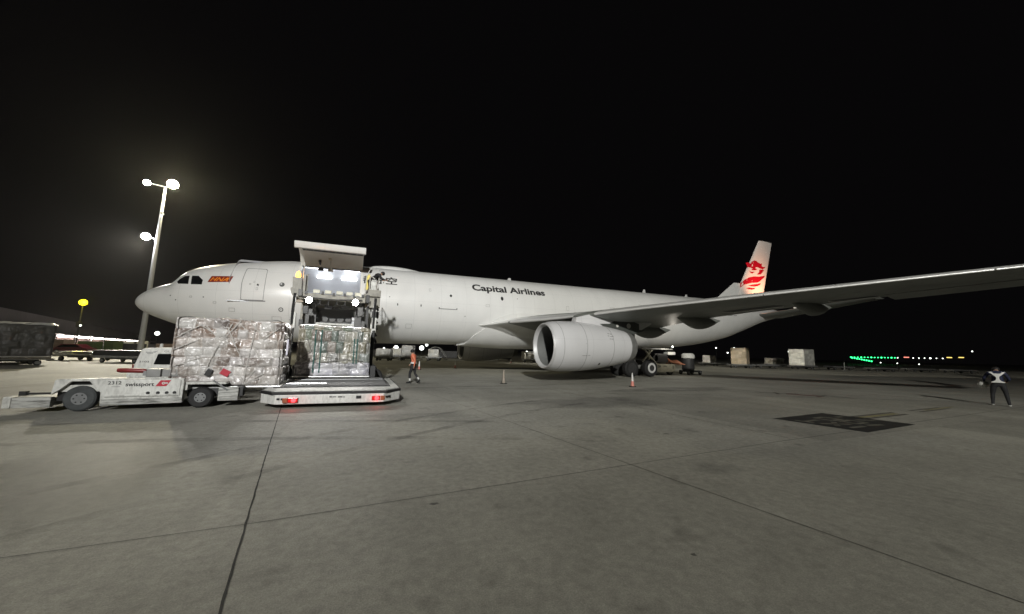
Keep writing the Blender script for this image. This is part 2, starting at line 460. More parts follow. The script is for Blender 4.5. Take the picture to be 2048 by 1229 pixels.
def text2d(s, bold=0.0, font=None):
    """filled lettering as 2-D verts and faces, height of a capital = about 0.7"""
    cu = bpy.data.curves.new("lettering", 'FONT'); cu.body = s; cu.offset = bold; cu.resolution_u = 3
    ob = bpy.data.objects.new("lettering", cu); C.objects.link(ob)
    dg = bpy.context.evaluated_depsgraph_get()
    me = bpy.data.meshes.new_from_object(ob.evaluated_get(dg))
    vs = [(v.co.x, v.co.y) for v in me.vertices]; fs = [tuple(p.vertices) for p in me.polygons]
    bpy.data.objects.remove(ob); bpy.data.curves.remove(cu); bpy.data.meshes.remove(me)
    return vs, fs

def norm2d(vs):
    xs = [v[0] for v in vs]; ys = [v[1] for v in vs]
    return min(xs), max(xs), min(ys), max(ys)

def flat_text(name, s, o, xd, yd, w, h, m, parent, bold=0.0):
    """lettering on a flat face: o lower-left corner, fits the w x h box"""
    vs, fs = text2d(s, bold); x0, x1, y0, y1 = norm2d(vs)
    b = MB(); o, xd, yd = Vector(o), Vector(xd), Vector(yd)
    V = [b.V(o + xd * ((x - x0) / (x1 - x0) * w) + yd * ((y - y0) / (y1 - y0) * h)) for x, y in vs]
    for f in fs: b.face([V[i] for i in f])
    return b.build(name, m, parent, recalc=False)

# ------------------------------------------------------------------ apron, joints, markings
def flat(name, poly, z, m, kind='structure'):
    b = MB(); b.face([b.V((x, y, z)) for x, y in poly])
    o = b.build(name, m, origin=(0, 0, 0), recalc=False)
    if o.data.polygons[0].normal.z < 0: o.data.flip_normals()
    return tag(o, kind=kind)

flat("ground", [(-1500, -1500), (1500, -1500), (1500, 1500), (-1500, 1500)], 0.0, concrete())

def strip(b, p, q, w, z, wob=0.0, n=1):
    p, q = Vector((*p, z)), Vector((*q, z)); d = (q - p).normalized(); s = Vector((-d.y, d.x, 0))
    L_, R_ = [], []
    for i in range(n + 1):
        t = i / n; c = p.lerp(q, t) + s * wob * noise.noise(Vector((t * 37.0, p.x, p.y)))
        ww = w * (1 + 0.5 * noise.noise(Vector((t * 90.0, p.y, 3.0)))) if n > 1 else w
        L_.append(b.V(c + s * ww / 2)); R_.append(b.V(c - s * ww / 2))
    for i in range(n): b.face((R_[i], R_[i + 1], L_[i + 1], L_[i]))
b = MB()
strip(b, (12.0, -27.6), (11.15, -21.3), 0.017, 0.004, 0.006, 80)
strip(b, (11.15, -21.3), (10.0, -12.5), 0.015, 0.004, 0.006, 60)
tag(b.build("pavement_joint", M['joint'], origin=(0, 0, 0), recalc=False), kind='structure')
b = MB()
strip(b, (-20, -23.95), (11.6, -23.95), 0.009, 0.004, 0.005, 120)
strip(b, (11.6, -23.95), (20.5, -23.5), 0.012, 0.004, 0.005, 90)
strip(b, (20.5, -23.5), (70, -22.0), 0.02, 0.004, 0.02, 120)
strip(b, (15.9, -19.6), (16.95, -27.3), 0.014, 0.004, 0.005, 90)
strip(b, (15.9, -19.6), (15.0, -13), 0.012, 0.004, 0.005, 40)
for k in range(1, 9):
    strip(b, (15.9 + 5.25 * k, -23.4 + 0.05 * k), (15.6 + 5.25 * k, -8), 0.02, 0.004, 0.015, 30)
strip(b, (0, -8.0), (90, -8.0), 0.03, 0.004, 0.02, 60)
strip(b, (12.5, -11.4), (60, -11.0), 0.025, 0.004, 0.02, 60)
strip(b, (-60, 4.5), (60, 4.5), 0.03, 0.004, 0.02, 60)
tag(b.build("slab_joint", M['jointfaint'], origin=(0, 0, 0), recalc=False), kind='structure')

# stand number box: black rectangle with worn yellow figures, bordered pale
flat("marking_border", [(23.30, -21.62), (26.38, -21.40), (26.76, -23.55), (23.66, -23.72)], 0.004, M['paintpale'])
flat("marking_box", [(23.44, -21.68), (26.25, -21.49), (26.62, -23.49), (23.76, -23.63)], 0.008, M['paintblk'])
def mk(u, v):   # box coordinates -> ground
    a = Vector((23.44, -21.68)).lerp(Vector((26.25, -21.49)), u); c = Vector((23.76, -23.63)).lerp(Vector((26.62, -23.49)), u)
    return a.lerp(c, v)
b = MB().use(M['paintgrey'])
def stroke(pts, w=0.12, m=None):
    if m: b.use(m)
    for (p, q) in zip(pts[:-1], pts[1:]):
        P, Q = mk(*p), mk(*q); strip(b, P, Q, w, 0.012)
for st in ([(.10, .2), (.10, .42)], [(.10, .31), (.36, .31)], [(.12, .48), (.36, .66)], [(.12, .66), (.36, .48)],
           [(.45, .22), (.45, .42), (.64, .42), (.64, .22), (.45, .22)], [(.46, .5), (.46, .68), (.66, .68), (.66, .5), (.46, .5)],
           [(.76, .3), (.9, .3)], [(.76, .52), (.9, .66)], [(.12, .78), (.36, .8)], [(.44, .78), (.64, .84)]):
    stroke(st, 0.13)
tag(b.build("marking_figures", origin=(0, 0, 0), recalc=False), kind='structure')
b = MB().use(M['paintyel'])
strip(b, (26.2, -22.36), (28.9, -22.30), 0.16, 0.004)
strip(b, (31.2, -22.2), (33.9, -22.1), 0.1, 0.004)
b.use(M['paintdark'])
for s in (-1, 1):
    strip(b, (26.3, -22.36 + s * 0.17), (29.1, -22.30 + s * 0.17), 0.13, 0.004)
    strip(b, (30.4, -22.22 + s * 0.13), (33.0, -22.14 + s * 0.13), 0.09, 0.004)
tag(b.build("marking_line", origin=(0, 0, 0), recalc=False), kind='structure')
b = MB().use(M['paintdark'])
for (p, q) in (((31.0, -16.6), (32.6, -17.4)), ((31.3, -17.3), (32.0, -16.7)), ((32.9, -17.9), (33.3, -19.2)), ((31.9, -18.6), (33.2, -18.3))):
    strip(b, p, q, 0.16, 0.004)
b.use(M['paintred']); strip(b, (31.9, -17.3), (32.5, -18.5), 0.5, 0.008)
tag(b.build("worn_marking", origin=(0, 0, 0), recalc=False), kind='structure')
# faint rubber tracks left by tugs
def track_mat():
    m, t, bs = new_mat("rubber_track"); n, L = t.nodes, t.links
    bs.inputs['Base Color'].default_value = (.035, .033, .03, 1); bs.inputs['Roughness'].default_value = .8
    tr_ = n.new('ShaderNodeBsdfTransparent'); mx = n.new('ShaderNodeMixShader'); tc = n.new('ShaderNodeTexCoord'); nz = n.new('ShaderNodeTexNoise'); nz.inputs['Scale'].default_value = 1.3; nz.inputs['Detail'].default_value = 6
    L.new(tc.outputs['Object'], nz.inputs[0]); mr = n.new('ShaderNodeMapRange'); mr.inputs[1].default_value = .4; mr.inputs[2].default_value = .72; mr.inputs[3].default_value = 0; mr.inputs[4].default_value = .28
    L.new(nz.outputs[0], mr.inputs[0]); L.new(mr.outputs[0], mx.inputs[0]); L.new(tr_.outputs[0], mx.inputs[1]); L.new(bs.outputs[0], mx.inputs[2]); L.new(mx.outputs[0], n['Material Output'].inputs[0])
    return m
b = MB()
def track(pts, w=.24, gap=1.7):
    for sgn in (-.5, .5):
        prev = None
        for i in range(len(pts)):
            p = Vector((*pts[i], .003)); d = Vector((*pts[min(i + 1, len(pts) - 1)], .003)) - Vector((*pts[max(i - 1, 0)], .003)); sd = Vector((-d.y, d.x, 0)).normalized()
            c = p + sd * sgn * gap; cur = (b.V(c + sd * w / 2), b.V(c - sd * w / 2))
            if prev: b.face((prev[1], cur[1], cur[0], prev[0]))
            prev = cur
track([(2 + 1.2 * i, -18.2 - .02 * i * i) for i in range(14)]); track([(16 + 1.1 * i, -13 - .16 * i - .012 * i * i) for i in range(22)], .3); track([(6 + .9 * i, -26 + .9 * i - .02 * i * i) for i in range(16)], .2, 1.4)
track([(14 + 2 * i, -10.4 + .03 * i * i) for i in range(16)], .35, 2.2)
tag(b.build("rubber_tracks", track_mat(), origin=(0, 0, 0), recalc=False), kind='structure')
# small oil drips and broad soft-edged dark patches on the slab
def blob(cx, cy, rx, ry, seed, ang=0.0, n=28):
    pts = []
    for k in range(n):
        q = 2 * PI * k / n; r = 1 + 0.45 * noise.noise(Vector((math.cos(q) * 1.6 + seed, math.sin(q) * 1.6, seed)))
        x, y = rx * r * math.cos(q), ry * r * math.sin(q)
        pts.append((cx + x * math.cos(ang) - y * math.sin(ang), cy + x * math.sin(ang) + y * math.cos(ang)))
    return pts
def patch_drip_mat():
    m, t, bs = new_mat("patch_and_drip"); n, L = t.nodes, t.links
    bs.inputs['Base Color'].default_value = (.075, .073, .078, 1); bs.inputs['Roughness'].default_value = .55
    tr_ = n.new('ShaderNodeBsdfTransparent'); mx = n.new('ShaderNodeMixShader'); at = n.new('ShaderNodeAttribute'); at.attribute_name = "fade"
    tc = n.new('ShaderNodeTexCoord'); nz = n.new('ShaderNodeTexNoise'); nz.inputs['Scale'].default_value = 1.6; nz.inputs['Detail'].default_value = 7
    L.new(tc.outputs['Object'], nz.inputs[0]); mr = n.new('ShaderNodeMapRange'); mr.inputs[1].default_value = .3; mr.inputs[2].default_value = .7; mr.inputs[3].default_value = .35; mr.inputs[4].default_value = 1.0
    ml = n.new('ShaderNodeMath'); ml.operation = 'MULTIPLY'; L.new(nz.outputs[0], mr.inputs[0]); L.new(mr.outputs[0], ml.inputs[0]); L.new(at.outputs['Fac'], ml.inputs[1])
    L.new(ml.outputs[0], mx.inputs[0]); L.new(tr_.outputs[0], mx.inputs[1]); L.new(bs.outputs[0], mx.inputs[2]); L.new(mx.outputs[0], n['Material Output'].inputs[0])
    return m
b = MB(); fade = []
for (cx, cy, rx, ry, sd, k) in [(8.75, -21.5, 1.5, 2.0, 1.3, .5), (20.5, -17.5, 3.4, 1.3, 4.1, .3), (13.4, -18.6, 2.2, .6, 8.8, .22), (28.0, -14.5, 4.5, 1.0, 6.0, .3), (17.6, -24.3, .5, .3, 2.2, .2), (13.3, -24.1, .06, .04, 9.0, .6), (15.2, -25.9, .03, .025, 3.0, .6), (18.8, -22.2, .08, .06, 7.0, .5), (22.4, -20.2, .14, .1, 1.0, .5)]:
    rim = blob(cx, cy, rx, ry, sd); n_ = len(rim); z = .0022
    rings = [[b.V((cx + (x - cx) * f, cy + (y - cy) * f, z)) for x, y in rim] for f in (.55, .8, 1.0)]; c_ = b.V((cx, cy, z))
    fade += [k] * n_ + [k * .7] * n_ + [0.0] * n_ + [k]
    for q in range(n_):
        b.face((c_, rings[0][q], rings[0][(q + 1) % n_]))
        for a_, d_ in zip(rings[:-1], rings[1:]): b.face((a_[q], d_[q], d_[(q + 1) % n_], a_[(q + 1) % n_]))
pos = [(tuple(round(k_, 4) for k_ in v.co), w_) for v, w_ in zip(b.bm.verts, fade)]
st = b.build("patches_and_drips", patch_drip_mat(), origin=(0, 0, 0), recalc=False)
look = dict(pos); wa = st.data.attributes.new("fade", 'FLOAT', 'POINT')
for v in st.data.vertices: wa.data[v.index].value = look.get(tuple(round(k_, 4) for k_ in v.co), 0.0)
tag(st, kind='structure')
# ------------------------------------------------------------------ aeroplane
O = Vector((33, 0, 0))
plane = thing("cargo_airplane", "white cargo aeroplane with its side cargo door raised and a red tail emblem", "airplane", O)
plane.rotation_euler = (0, -0.0157, 0)

def pchip(xs, ys):
    xs = np.array(xs, float); ys = np.array(ys, float); h = np.diff(xs); d = np.diff(ys) / h
    m = np.zeros(len(xs)); m[0] = d[0]; m[-1] = d[-1]
    for i in range(1, len(xs) - 1):
        if d[i - 1] * d[i] > 0:
            a = 2 * h[i] + h[i - 1]; bb = h[i] + 2 * h[i - 1]; m[i] = (a + bb) / (a / d[i - 1] + bb / d[i])
    def f(x):
        x = min(max(x, xs[0]), xs[-1]); i = min(int(np.searchsorted(xs, x, 'right')) - 1, len(xs) - 2); t = (x - xs[i]) / h[i]
        return float((2 * t**3 - 3 * t * t + 1) * ys[i] + (t**3 - 2 * t * t + t) * h[i] * m[i] + (-2 * t**3 + 3 * t * t) * ys[i + 1] + (t**3 - t * t) * h[i] * m[i + 1])
    return f
ZT = pchip([0, .04, .12, .3, .62, 1.28, 1.75, 2.0, 2.2, 2.55, 3.1, 4.37, 6.16, 8, 10, 12, 44, 50, 54, 58, 62, 63.4], [4.68, 4.9, 5.03, 5.22, 5.46, 5.79, 5.97, 6.22, 6.48, 6.82, 7.09, 7.43, 7.76, 7.99, 8.06, 8.07, 8.07, 8.02, 7.92, 7.72, 7.36, 7.14])
ZB = pchip([0, .04, .12, .3, .64, 1.32, 1.97, 3, 4, 6, 8, 10, 42, 45, 50, 54.4, 57.7, 61, 63.4], [4.68, 4.5, 4.39, 4.22, 4.0, 3.7, 3.44, 3.12, 2.9, 2.6, 2.46, 2.43, 2.43, 2.66, 3.38, 4.55, 5.55, 6.3, 6.7])
HW = pchip([0, .04, .12, .3, .62, 1.28, 1.74, 2.5, 3.1, 4.37, 6.16, 8, 10, 42, 46, 50, 54, 58, 62, 63.4], [0, .22, .36, .6, .87, 1.27, 1.5, 1.86, 2.06, 2.4, 2.68, 2.8, 2.82, 2.82, 2.7, 2.38, 1.88, 1.2, .5, .2])
def hull(x, th, off=0.0):
    """th degrees from the top, positive = port (camera side)"""
    zt, zb, w = ZT(x), ZB(x), HW(x); c = (zt + zb) / 2; r = (zt - zb) / 2
    t = math.radians(th)
    return Vector((x, -(w + off) * math.sin(t), c + (r + off) * math.cos(t)))
def ysurf(x, z):
    zt, zb = ZT(x), ZB(x); c = (zt + zb) / 2; r = (zt - zb) / 2; k = (z - c) / r
    return HW(x) * math.sqrt(max(0, 1 - k * k))
def onhull(x, z, off):
    y = ysurf(x, z); e = 0.02
    dx = (ysurf(x + e, z) - ysurf(x - e, z)) / (2 * e); dz = (ysurf(x, z + e) - ysurf(x, z - e)) / (2 * e)
    nrm = Vector((-dx, -1, -dz)).normalized()
    return Vector((x, -y, z)) + nrm * off

def hull_decal(name, parts, parent, off=0.006, step=0.12):
    """parts: list of (verts2d (x,z), faces, material); laid on the port side, cut finely enough to follow the curve"""
    b = MB()
    for vs, fs, m in parts:
        t = bmesh.new(); V = [t.verts.new((x, 0, z)) for x, z in vs]
        for f in fs:
            try: t.faces.new([V[i] for i in f])
            except ValueError: pass
        bmesh.ops.triangulate(t, faces=t.faces[:])
        zs = [v[1] for v in vs]; xs = [v[0] for v in vs]
        k = math.floor(min(zs) / step)
        while k * step < max(zs):
            bmesh.ops.bisect_plane(t, geom=t.verts[:] + t.edges[:] + t.faces[:], plane_co=(0, 0, k * step), plane_no=(0, 0, 1)); k += 1
        if max(xs) < 8.5:
            k = math.floor(min(xs) / step)
            while k * step < max(xs):
                bmesh.ops.bisect_plane(t, geom=t.verts[:] + t.edges[:] + t.faces[:], plane_co=(k * step, 0, 0), plane_no=(1, 0, 0)); k += 1
        for v in t.verts: v.co = onhull(v.co.x, v.co.z, off)
        b.use(m); b._merge(t)
    return b.build(name, None, parent, recalc=False, smooth=True)
def poly(pts, m): return (pts, [tuple(range(len(pts)))], m)
def ring2d(pts, w, m):
    """outline of a polygon as a thin band"""
    c = Vector((sum(p[0] for p in pts) / len(pts), sum(p[1] for p in pts) / len(pts)))
    inn = []
    for p in pts:
        d = Vector(p) - c; inn.append(tuple(Vector(p) - Vector((math.copysign(min(w, abs(d.x)), d.x), math.copysign(min(w, abs(d.y)), d.y)))))
    n = len(pts)
    return (list(pts) + inn, [(i, (i + 1) % n, n + (i + 1) % n, n + i) for i in range(n)], m)
def disc2d(cx, cz, rx, rz, m, n=20): return poly([(cx + rx * math.cos(2 * PI * k / n), cz + rz * math.sin(2 * PI * k / n)) for k in range(n)], m)
def annulus(cx, cz, r0, r1, m, n=24):
    o = [(cx + r1 * math.cos(2 * PI * k / n), cz + r1 * math.sin(2 * PI * k / n)) for k in range(n)]
    i = [(cx + r0 * math.cos(2 * PI * k / n), cz + r0 * math.sin(2 * PI * k / n)) for k in range(n)]
    return (o + i, [(k, (k + 1) % n, n + (k + 1) % n, n + k) for k in range(n)], m)
def letters(s, x0, x1, z0, z1, m, bold=0.0, shear=0.0):
    vs, fs = text2d(s, bold); a, c, d, e = norm2d(vs)
    return ([(x0 + (x - a) / (c - a) * (x1 - x0) + shear * (y - d) / (e - d), z0 + (y - d) / (e - d) * (z1 - z0)) for x, y in vs], fs, m)

# fuselage skin, with the doorway left open
DX0, DX1, DT0, DT1 = 8.6, 12.4, 33, 99
xs = [.0, .012, .03, .06, .1, .16, .24, .34, .46, .62, .8, 1.0, 1.2, 1.4, 1.6, 1.75, 1.85, 1.95, 2.05, 2.15, 2.25, 2.4, 2.55, 2.75, 3.0, 3.3, 3.7, 4.2, 4.8, 5.5, 6.3, 7.1, 7.9, 8.6, 9.55, 10.5, 11.45, 12.4]
xs += [13.4 + 1.8 * k for k in range(17)] + [43.5 + k for k in range(19)] + [62.4, 62.9, 63.4]
b = MB(); N = 120; grid = []
for x in xs:
    if x == 0: grid.append([b.V(hull(0, 0))] * N)
    else: grid.append([b.V(hull(x, k * 3)) for k in range(N)])
for i in range(len(xs) - 1):
    for k in range(N):
        if DX0 - 1e-6 <= xs[i] and xs[i + 1] <= DX1 + 1e-6 and DT0 <= k * 3 < DT1: continue
        q = [grid[i][k], grid[i][(k + 1) % N], grid[i + 1][(k + 1) % N], grid[i + 1][k]]
        if i == 0: q = [grid[0][0], grid[1][(k + 1) % N], grid[1][k]]
        b.face(q)
b.face(grid[-1])
fus = b.build("fuselage", M['white'], plane, smooth=True)

# cockpit side windows, cabin door, round ports, lettering
hull_decal("cockpit_window", [poly([(2.35, 5.86), (2.44, 6.02), (2.66, 6.24), (2.93, 6.26), (3.02, 5.71), (2.47, 5.72)], M['glassblk'])], plane, 0.008, 0.1)
hull_decal("cockpit_window", [poly([(3.06, 6.26), (3.42, 6.25), (3.72, 5.98), (3.72, 5.70), (3.16, 5.70)], M['glassblk'])], plane, 0.008, 0.1)
dr = hull_decal("cabin_door", [ring2d([(5.77, 4.87), (5.72, 5.9), (5.77, 6.88), (5.85, 6.95), (6.83, 6.95), (6.92, 6.87), (6.95, 5.9), (6.94, 4.87)], 0.028, M['greyink']),
                          poly([(6.52, 5.80), (6.62, 5.76), (6.62, 5.86), (6.57, 5.9), (6.52, 5.88)], M['ink']),
                          annulus(6.17, 5.86, .03, .05, M['greyink']), ring2d([(6.3, 5.98), (6.42, 5.98), (6.36, 6.1)], .02, M['greyink']), ring2d([(6.5, 5.5), (6.6, 5.5), (6.6, 5.66), (6.5, 5.66)], .015, M['greyink'])], plane)
hull_decal("door_sill", [poly([(5.68, 4.79), (7.05, 4.81), (7.05, 4.87), (5.68, 4.86)], M['greyink'])], dr, 0.012)
hull_decal("round_port", [disc2d(7.83, 5.94, .14, .14, M['dkgrey']), disc2d(7.79, 5.98, .05, .06, M['lip'])], plane)
hull_decal("round_port", [annulus(7.88, 4.38, .085, .13, M['dkgrey']), disc2d(7.88, 4.38, .03, .03, M['greyink'])], plane)
lg = hull_decal("logo_panel", [poly([(3.98, 5.86), (4.10, 6.27), (5.22, 6.31), (5.12, 5.92)], M['logored'])], plane, 0.006)
hull_decal("logo_lettering", [letters("HNA", 4.08, 4.99, 5.94, 6.20, M['logoor'], 0.02, 0.12), poly([(4.92, 5.96), (5.05, 6.14), (5.15, 6.24), (5.02, 6.22), (4.95, 6.1)], M['logoor'])], lg, 0.010)
hull_decal("airline_name", [letters("Capital Airlines", 20.2, 26.55, 6.38, 7.10, M['ink'], 0.032)], plane, 0.006, 0.08)
hull_decal("chinese_lettering", [letters("都", 12.44, 13.02, 6.44, 7.04, M['ink'], 0.022), letters("航", 13.16, 13.80, 6.48, 7.06, M['ink'], 0.022), letters("空", 13.92, 14.68, 6.50, 7.08, M['ink'], 0.022)], plane, 0.006, 0.08)
hull_decal("cabin_window", [disc2d(22.57, 6.03, .11, .165, M['ink'])], plane)
hull_decal("round_port", [disc2d(18.49, 5.97, .09, .10, M['ink'])], plane)
hull_decal("drain_port", [disc2d(16.34, 5.11, .04, .09, M['dkgrey'])], plane)
hull_decal("drain_port", [disc2d(14.75, 5.10, .04, .09, M['dkgrey'])], plane)
hull_decal("service_door", [poly([(17.62, 4.94), (18.95, 4.94), (18.95, 4.975), (17.62, 4.975)], M['ink']), poly([(17.60, 4.94), (17.68, 4.94), (17.66, 5.06), (17.60, 5.06)], M['ink']), poly([(18.9, 4.94), (18.98, 4.94), (18.98, 5.06), (18.92, 5.06)], M['ink']),
                            ring2d([(17.6, 4.98), (18.97, 4.98), (18.97, 6.25), (17.6, 6.25)], .01, M['slat'])], plane)
hull_decal("service_door", [ring2d([(18.0, 3.55), (19.5, 3.55), (19.5, 4.7), (18.0, 4.7)], .008, M['slat'])], plane)
k = [(49.0 + i * .16, 6.0 + .004 * i) for i in range(11)]
for sel in (range(0, 6), range(7, 11)): hull_decal("small_lettering", [poly([(k[i][0], k[i][1] - .05), (k[i][0] + .13, k[i][1] - .05), (k[i][0] + .13, k[i][1] + .05), (k[i][0], k[i][1] + .05)], M['greyink']) for i in sel], plane)

for (x_, z_, w_, h_) in ((5.2, 4.15, .30, .22), (4.4, 4.6, .16, .12), (3.2, 4.9, .12, .1), (7.4, 3.6, .5, .35), (13.6, 4.3, .22, .3), (15.4, 3.5, .4, .3), (16.9, 6.2, .14, .2), (21.2, 5.3, .3, .2), (28.4, 5.4, .25, .35), (33.0, 5.6, .5, .3), (36.5, 6.2, .2, .2), (41.0, 5.2, .6, .45)):
    hull_decal("access_panel", [ring2d([(x_, z_), (x_ + w_, z_), (x_ + w_, z_ + h_), (x_, z_ + h_)], .014, M['steel'])], plane)
for (x_, z_) in ((2.2, 5.0), (2.5, 4.75), (3.9, 4.95), (14.2, 5.6), (19.6, 4.5), (23.9, 6.1)):
    hull_decal("static_port", [disc2d(x_, z_, .035, .035, M['dkgrey'], 10)], plane)
# long low radome on the roof, blade antennas
b = MB()
rr = []
for i in range(15):
    x = 12.7 + 4.2 * i / 14; w = .62 * max(0, math.sin(PI * i / 14)) ** .5 + .01; h = .30 * max(0, math.sin(PI * (i / 14) ** .75)) ** .7 + .005
    rr.append([Vector((x, w * math.cos(PI * k / 10), 7.86 + (h + .17 * min(1, h / .1)) * math.sin(PI * k / 10))) for k in range(11)])
b.loft(rr, closed=False, cap=False)
b.build("roof_radome", M['white'], plane, smooth=True)
for ax, h in ((39.4, .42), (45.5, .3), (24, .25)):
    b = MB(); b.prism([(ax, 8.0), (ax + .5, 8.0), (ax + .42, 8.07 + h), (ax + .24, 8.07 + h)], 'y', -.03, .03, .01)
    b.build("blade_antenna", M['slat'], plane)

# hold behind the open door
def HY(t, r=2.55): return Vector((0, -r * math.sin(R(t)), 5.25 + r * math.cos(R(t))))
b = MB()
A, Bx = DX0 - 3.5, DX1 + 5.0
prof = [HY(-t) for t in range(0, 100, 9)]
V0 = [b.V((A, p.y, p.z)) for p in prof]; V1 = [b.V((Bx, p.y, p.z)) for p in prof]
for i in range(len(prof) - 1): b.face((V0[i], V1[i], V1[i + 1], V0[i + 1]))
prof2 = [HY(t) for t in range(0, 31, 6)]
W0 = [b.V((A, p.y, p.z)) for p in prof2]; W1 = [b.V((Bx, p.y, p.z)) for p in prof2]
for i in range(len(prof2) - 1): b.face((W0[i], W1[i], W1[i + 1], W0[i + 1]))
for x in (A, Bx):
    b.face([b.V((x, p.y, p.z)) for p in prof] + [b.V((x, -2.5, 4.82)), b.V((x, -2.5, 6.2))] + [b.V((x, p.y, p.z)) for p in reversed(prof2)])
hold = b.build("hold_liner", M['liner'], plane, smooth=True)
b = MB(); b.box(((A + Bx) / 2, 0, 4.80), (Bx - A, 5.3, .06))
for i in range(9): b.use(M['bright']).box((DX0 + .3 + i * .42, -1.2, 4.86), (.09, 2.4, .05))
b.build("hold_floor", M['dksteel'], plane)
for (x, z, w, h, m_) in ((9.2, 6.0, .34, .24, 'greyink'), (9.62, 5.97, .17, .17, 'ink'), (10.3, 6.05, .16, .16, 'greyink'), (10.75, 6.3, .36, .2, 'greyink'), (11.7, 5.95, .2, .22, 'greyink')):
    b = MB(); b.box((x, 2.36, z), (w, .02, h), bev=.004); pc = b.build("liner_placard", M[m_], hold)
    if m_ == 'greyink': b = MB(); b.box((x, 2.347, z), (w - .05, .006, h - .05)); b.build("placard_face", M['liner'], hold)
for (x0, x1, y, z) in ((8.75, 9.85, -.75, 7.58), (11.2, 12.2, -.75, 7.58), (9.3, 10.25, 1.35, 7.28), (10.95, 12.0, 1.35, 7.28), (6.2, 7.6, 1.35, 7.28), (13.3, 14.6, 1.35, 7.28)):
    b = MB(); b.box(((x0 + x1) / 2, y, z), (x1 - x0, .16, .07), bev=.02)
    b.build("ceiling_light", M['l_tube'], hold)
HOLD_LAMPS = True
for x_ in (9.6, 11.6):
    l = bpy.data.lights.new('hold_light', 'POINT'); l.energy = 38; l.color = (.93, .96, 1.0); l.shadow_soft_size = .4
    o = bpy.data.objects.new('hold_light', l); C.objects.link(o); o.location = (x_, .2, 6.75)
# door frame trim
b = MB()
for x in (DX0, DX1):
    b.loft([[hull(x, t, .004), hull(x, t, -.24), hull(x + (.1 if x == DX0 else -.1), t, -.24), hull(x + (.1 if x == DX0 else -.1), t, .004)] for t in range(33, 100, 6)], cap=True)
b.loft([[hull(x, 99, .01), hull(x, 96, .01), hull(x, 96, -.24), hull(x, 99, -.24)] for x in (DX0, DX1)])
b.build("door_frame", M['doorin'], plane)

# the raised cargo door: the piece of skin swung up on its upper edge
hinge = hull(10.5, 33)
rotm = Matrix.Rotation(R(80), 4, 'X')
def swing(p):
    q = Vector((p.x, p.y - hinge.y, p.z - hinge.z)); q = rotm @ q
    if q.y > 0: pass
    return Vector((q.x, q.y + hinge.y, q.z + hinge.z))
_test = swing(hull(10.5, 99))
if _test.y > hinge.y:
    rotm = Matrix.Rotation(R(-80), 4, 'X')
b = MB()
tt = [33 + 66 * i / 12 for i in range(13)]
xx = [DX0, DX0 + .12, 9.55, 10.5, 11.45, DX1 - .12, DX1]
g = [[b.V(swing(hull(x, t, 0.0))) for t in tt] for x in xx]
for i in range(len(xx) - 1):
    for j in range(len(tt) - 1): b.face((g[i][j], g[i][j + 1], g[i + 1][j + 1], g[i + 1][j]))
xi = [DX0 + .02, DX1 - .02]
gi = [[b.V(swing(hull(x, t, -.2))) for t in tt] for x in xi]
for j in range(len(tt) - 1):
    b.face((g[0][j], gi[0][j], gi[0][j + 1], g[0][j + 1])); b.face((g[-1][j], g[-1][j + 1], gi[1][j + 1], gi[1][j]))
b.face([g[i][-1] for i in range(len(xx))] + [gi[1][-1], gi[0][-1]])
b.face([g[i][0] for i in range(len(xx))][::-1] + [gi[0][0], gi[1][0]])
cdoor = b.build("cargo_door", M['white'], plane, smooth=True)
b = MB()
gi = [[b.V(swing(hull(x, t, -.2))) for t in tt[:-1]] for x in (DX0 + .02, DX1 - .02)]
for j in range(len(tt) - 2): b.face((gi[0][j], gi[0][j + 1], gi[1][j + 1], gi[1][j]))
b.build("door_lining", M['doorin'], cdoor, smooth=True)
b = MB()   # thick lower lip of the door with latch gap
ring = []
for t, o_ in ((97.5, .02), (99.5, .03), (101, -.02), (101.6, -.2), (101.2, -.34), (99.5, -.40), (96.5, -.36), (96, -.2)):
    ring.append((t, o_))
b.loft([[swing(hull(x, t, o_)) for t, o_ in ring] for x in (DX0, DX1 + .12)])
b.build("door_lip", M['white'], cdoor, smooth=True)
b = MB(); b.loft([[swing(hull(x, t, o_)) for t, o_ in ((66, -.205), (93, -.205), (93, -.235), (66, -.222))] for x in (DX0 + .25, DX1 - .05)])  # black strip on the lining, the slot's shade is in its colour
b.build("latch_slot_shade", M['slotshade'], cdoor)
for i in range(9):
    x = DX0 + .4 + i * .42
    b = MB(); b.loft([[swing(hull(x + d, t, o_)) for d, t in ((0, 70), (.09, 70), (.09, 84), (0, 84))] for o_ in (-.21, -.27)]); b.build("latch_hook", M['steel'], cdoor)
for x, m, t1 in ((9.75, M['black'], 44), (10.35, M['doorin'], 50)):
    b = MB(); p = swing(hull(x, t1, -.24)); q = hull(x, 30, -.35)
    b.tube([q, p], .07, 8); b.box(p, (.16, .16, .16)); b.box(q, (.3, .3, .16))
    b.build("door_actuator", m, plane)

# belly fairing
ZE = pchip([19.6, 20.12, 20.34, 21.08, 21.74, 22.48, 23.28, 24.5, 27, 32, 35, 37.5, 39.5], [2.46, 2.55, 2.96, 3.53, 4.1, 4.58, 4.82, 4.95, 4.9, 4.7, 4.2, 3.3, 2.46])
BUL = pchip([19.6, 21, 24, 31, 36, 39.5], [0.0, .12, .34, .36, .16, 0.0])
b = MB(); rings = []
for i in range(41):
    x = 19.6 + 19.9 * i / 40; ze = ZE(x)
    c = (ze - 5.25) / 2.82; te = math.degrees(math.acos(max(-1, min(1, c))))
    ring = []
    for j in range(33):
        t = te + (360 - 2 * te) * j / 32
        a = (t - te) / max(1e-6, 180 - te); a = max(0.0, a if a <= 1 else 2 - a)
        off = .09 + BUL(x) * math.sin(min(1, a * 1.6) * PI / 2) ** 1.2 * (0.55 + .45 * abs(math.sin(R(t))) ** .5)
        ring.append(hull(x, t, off))
    rings.append(ring)
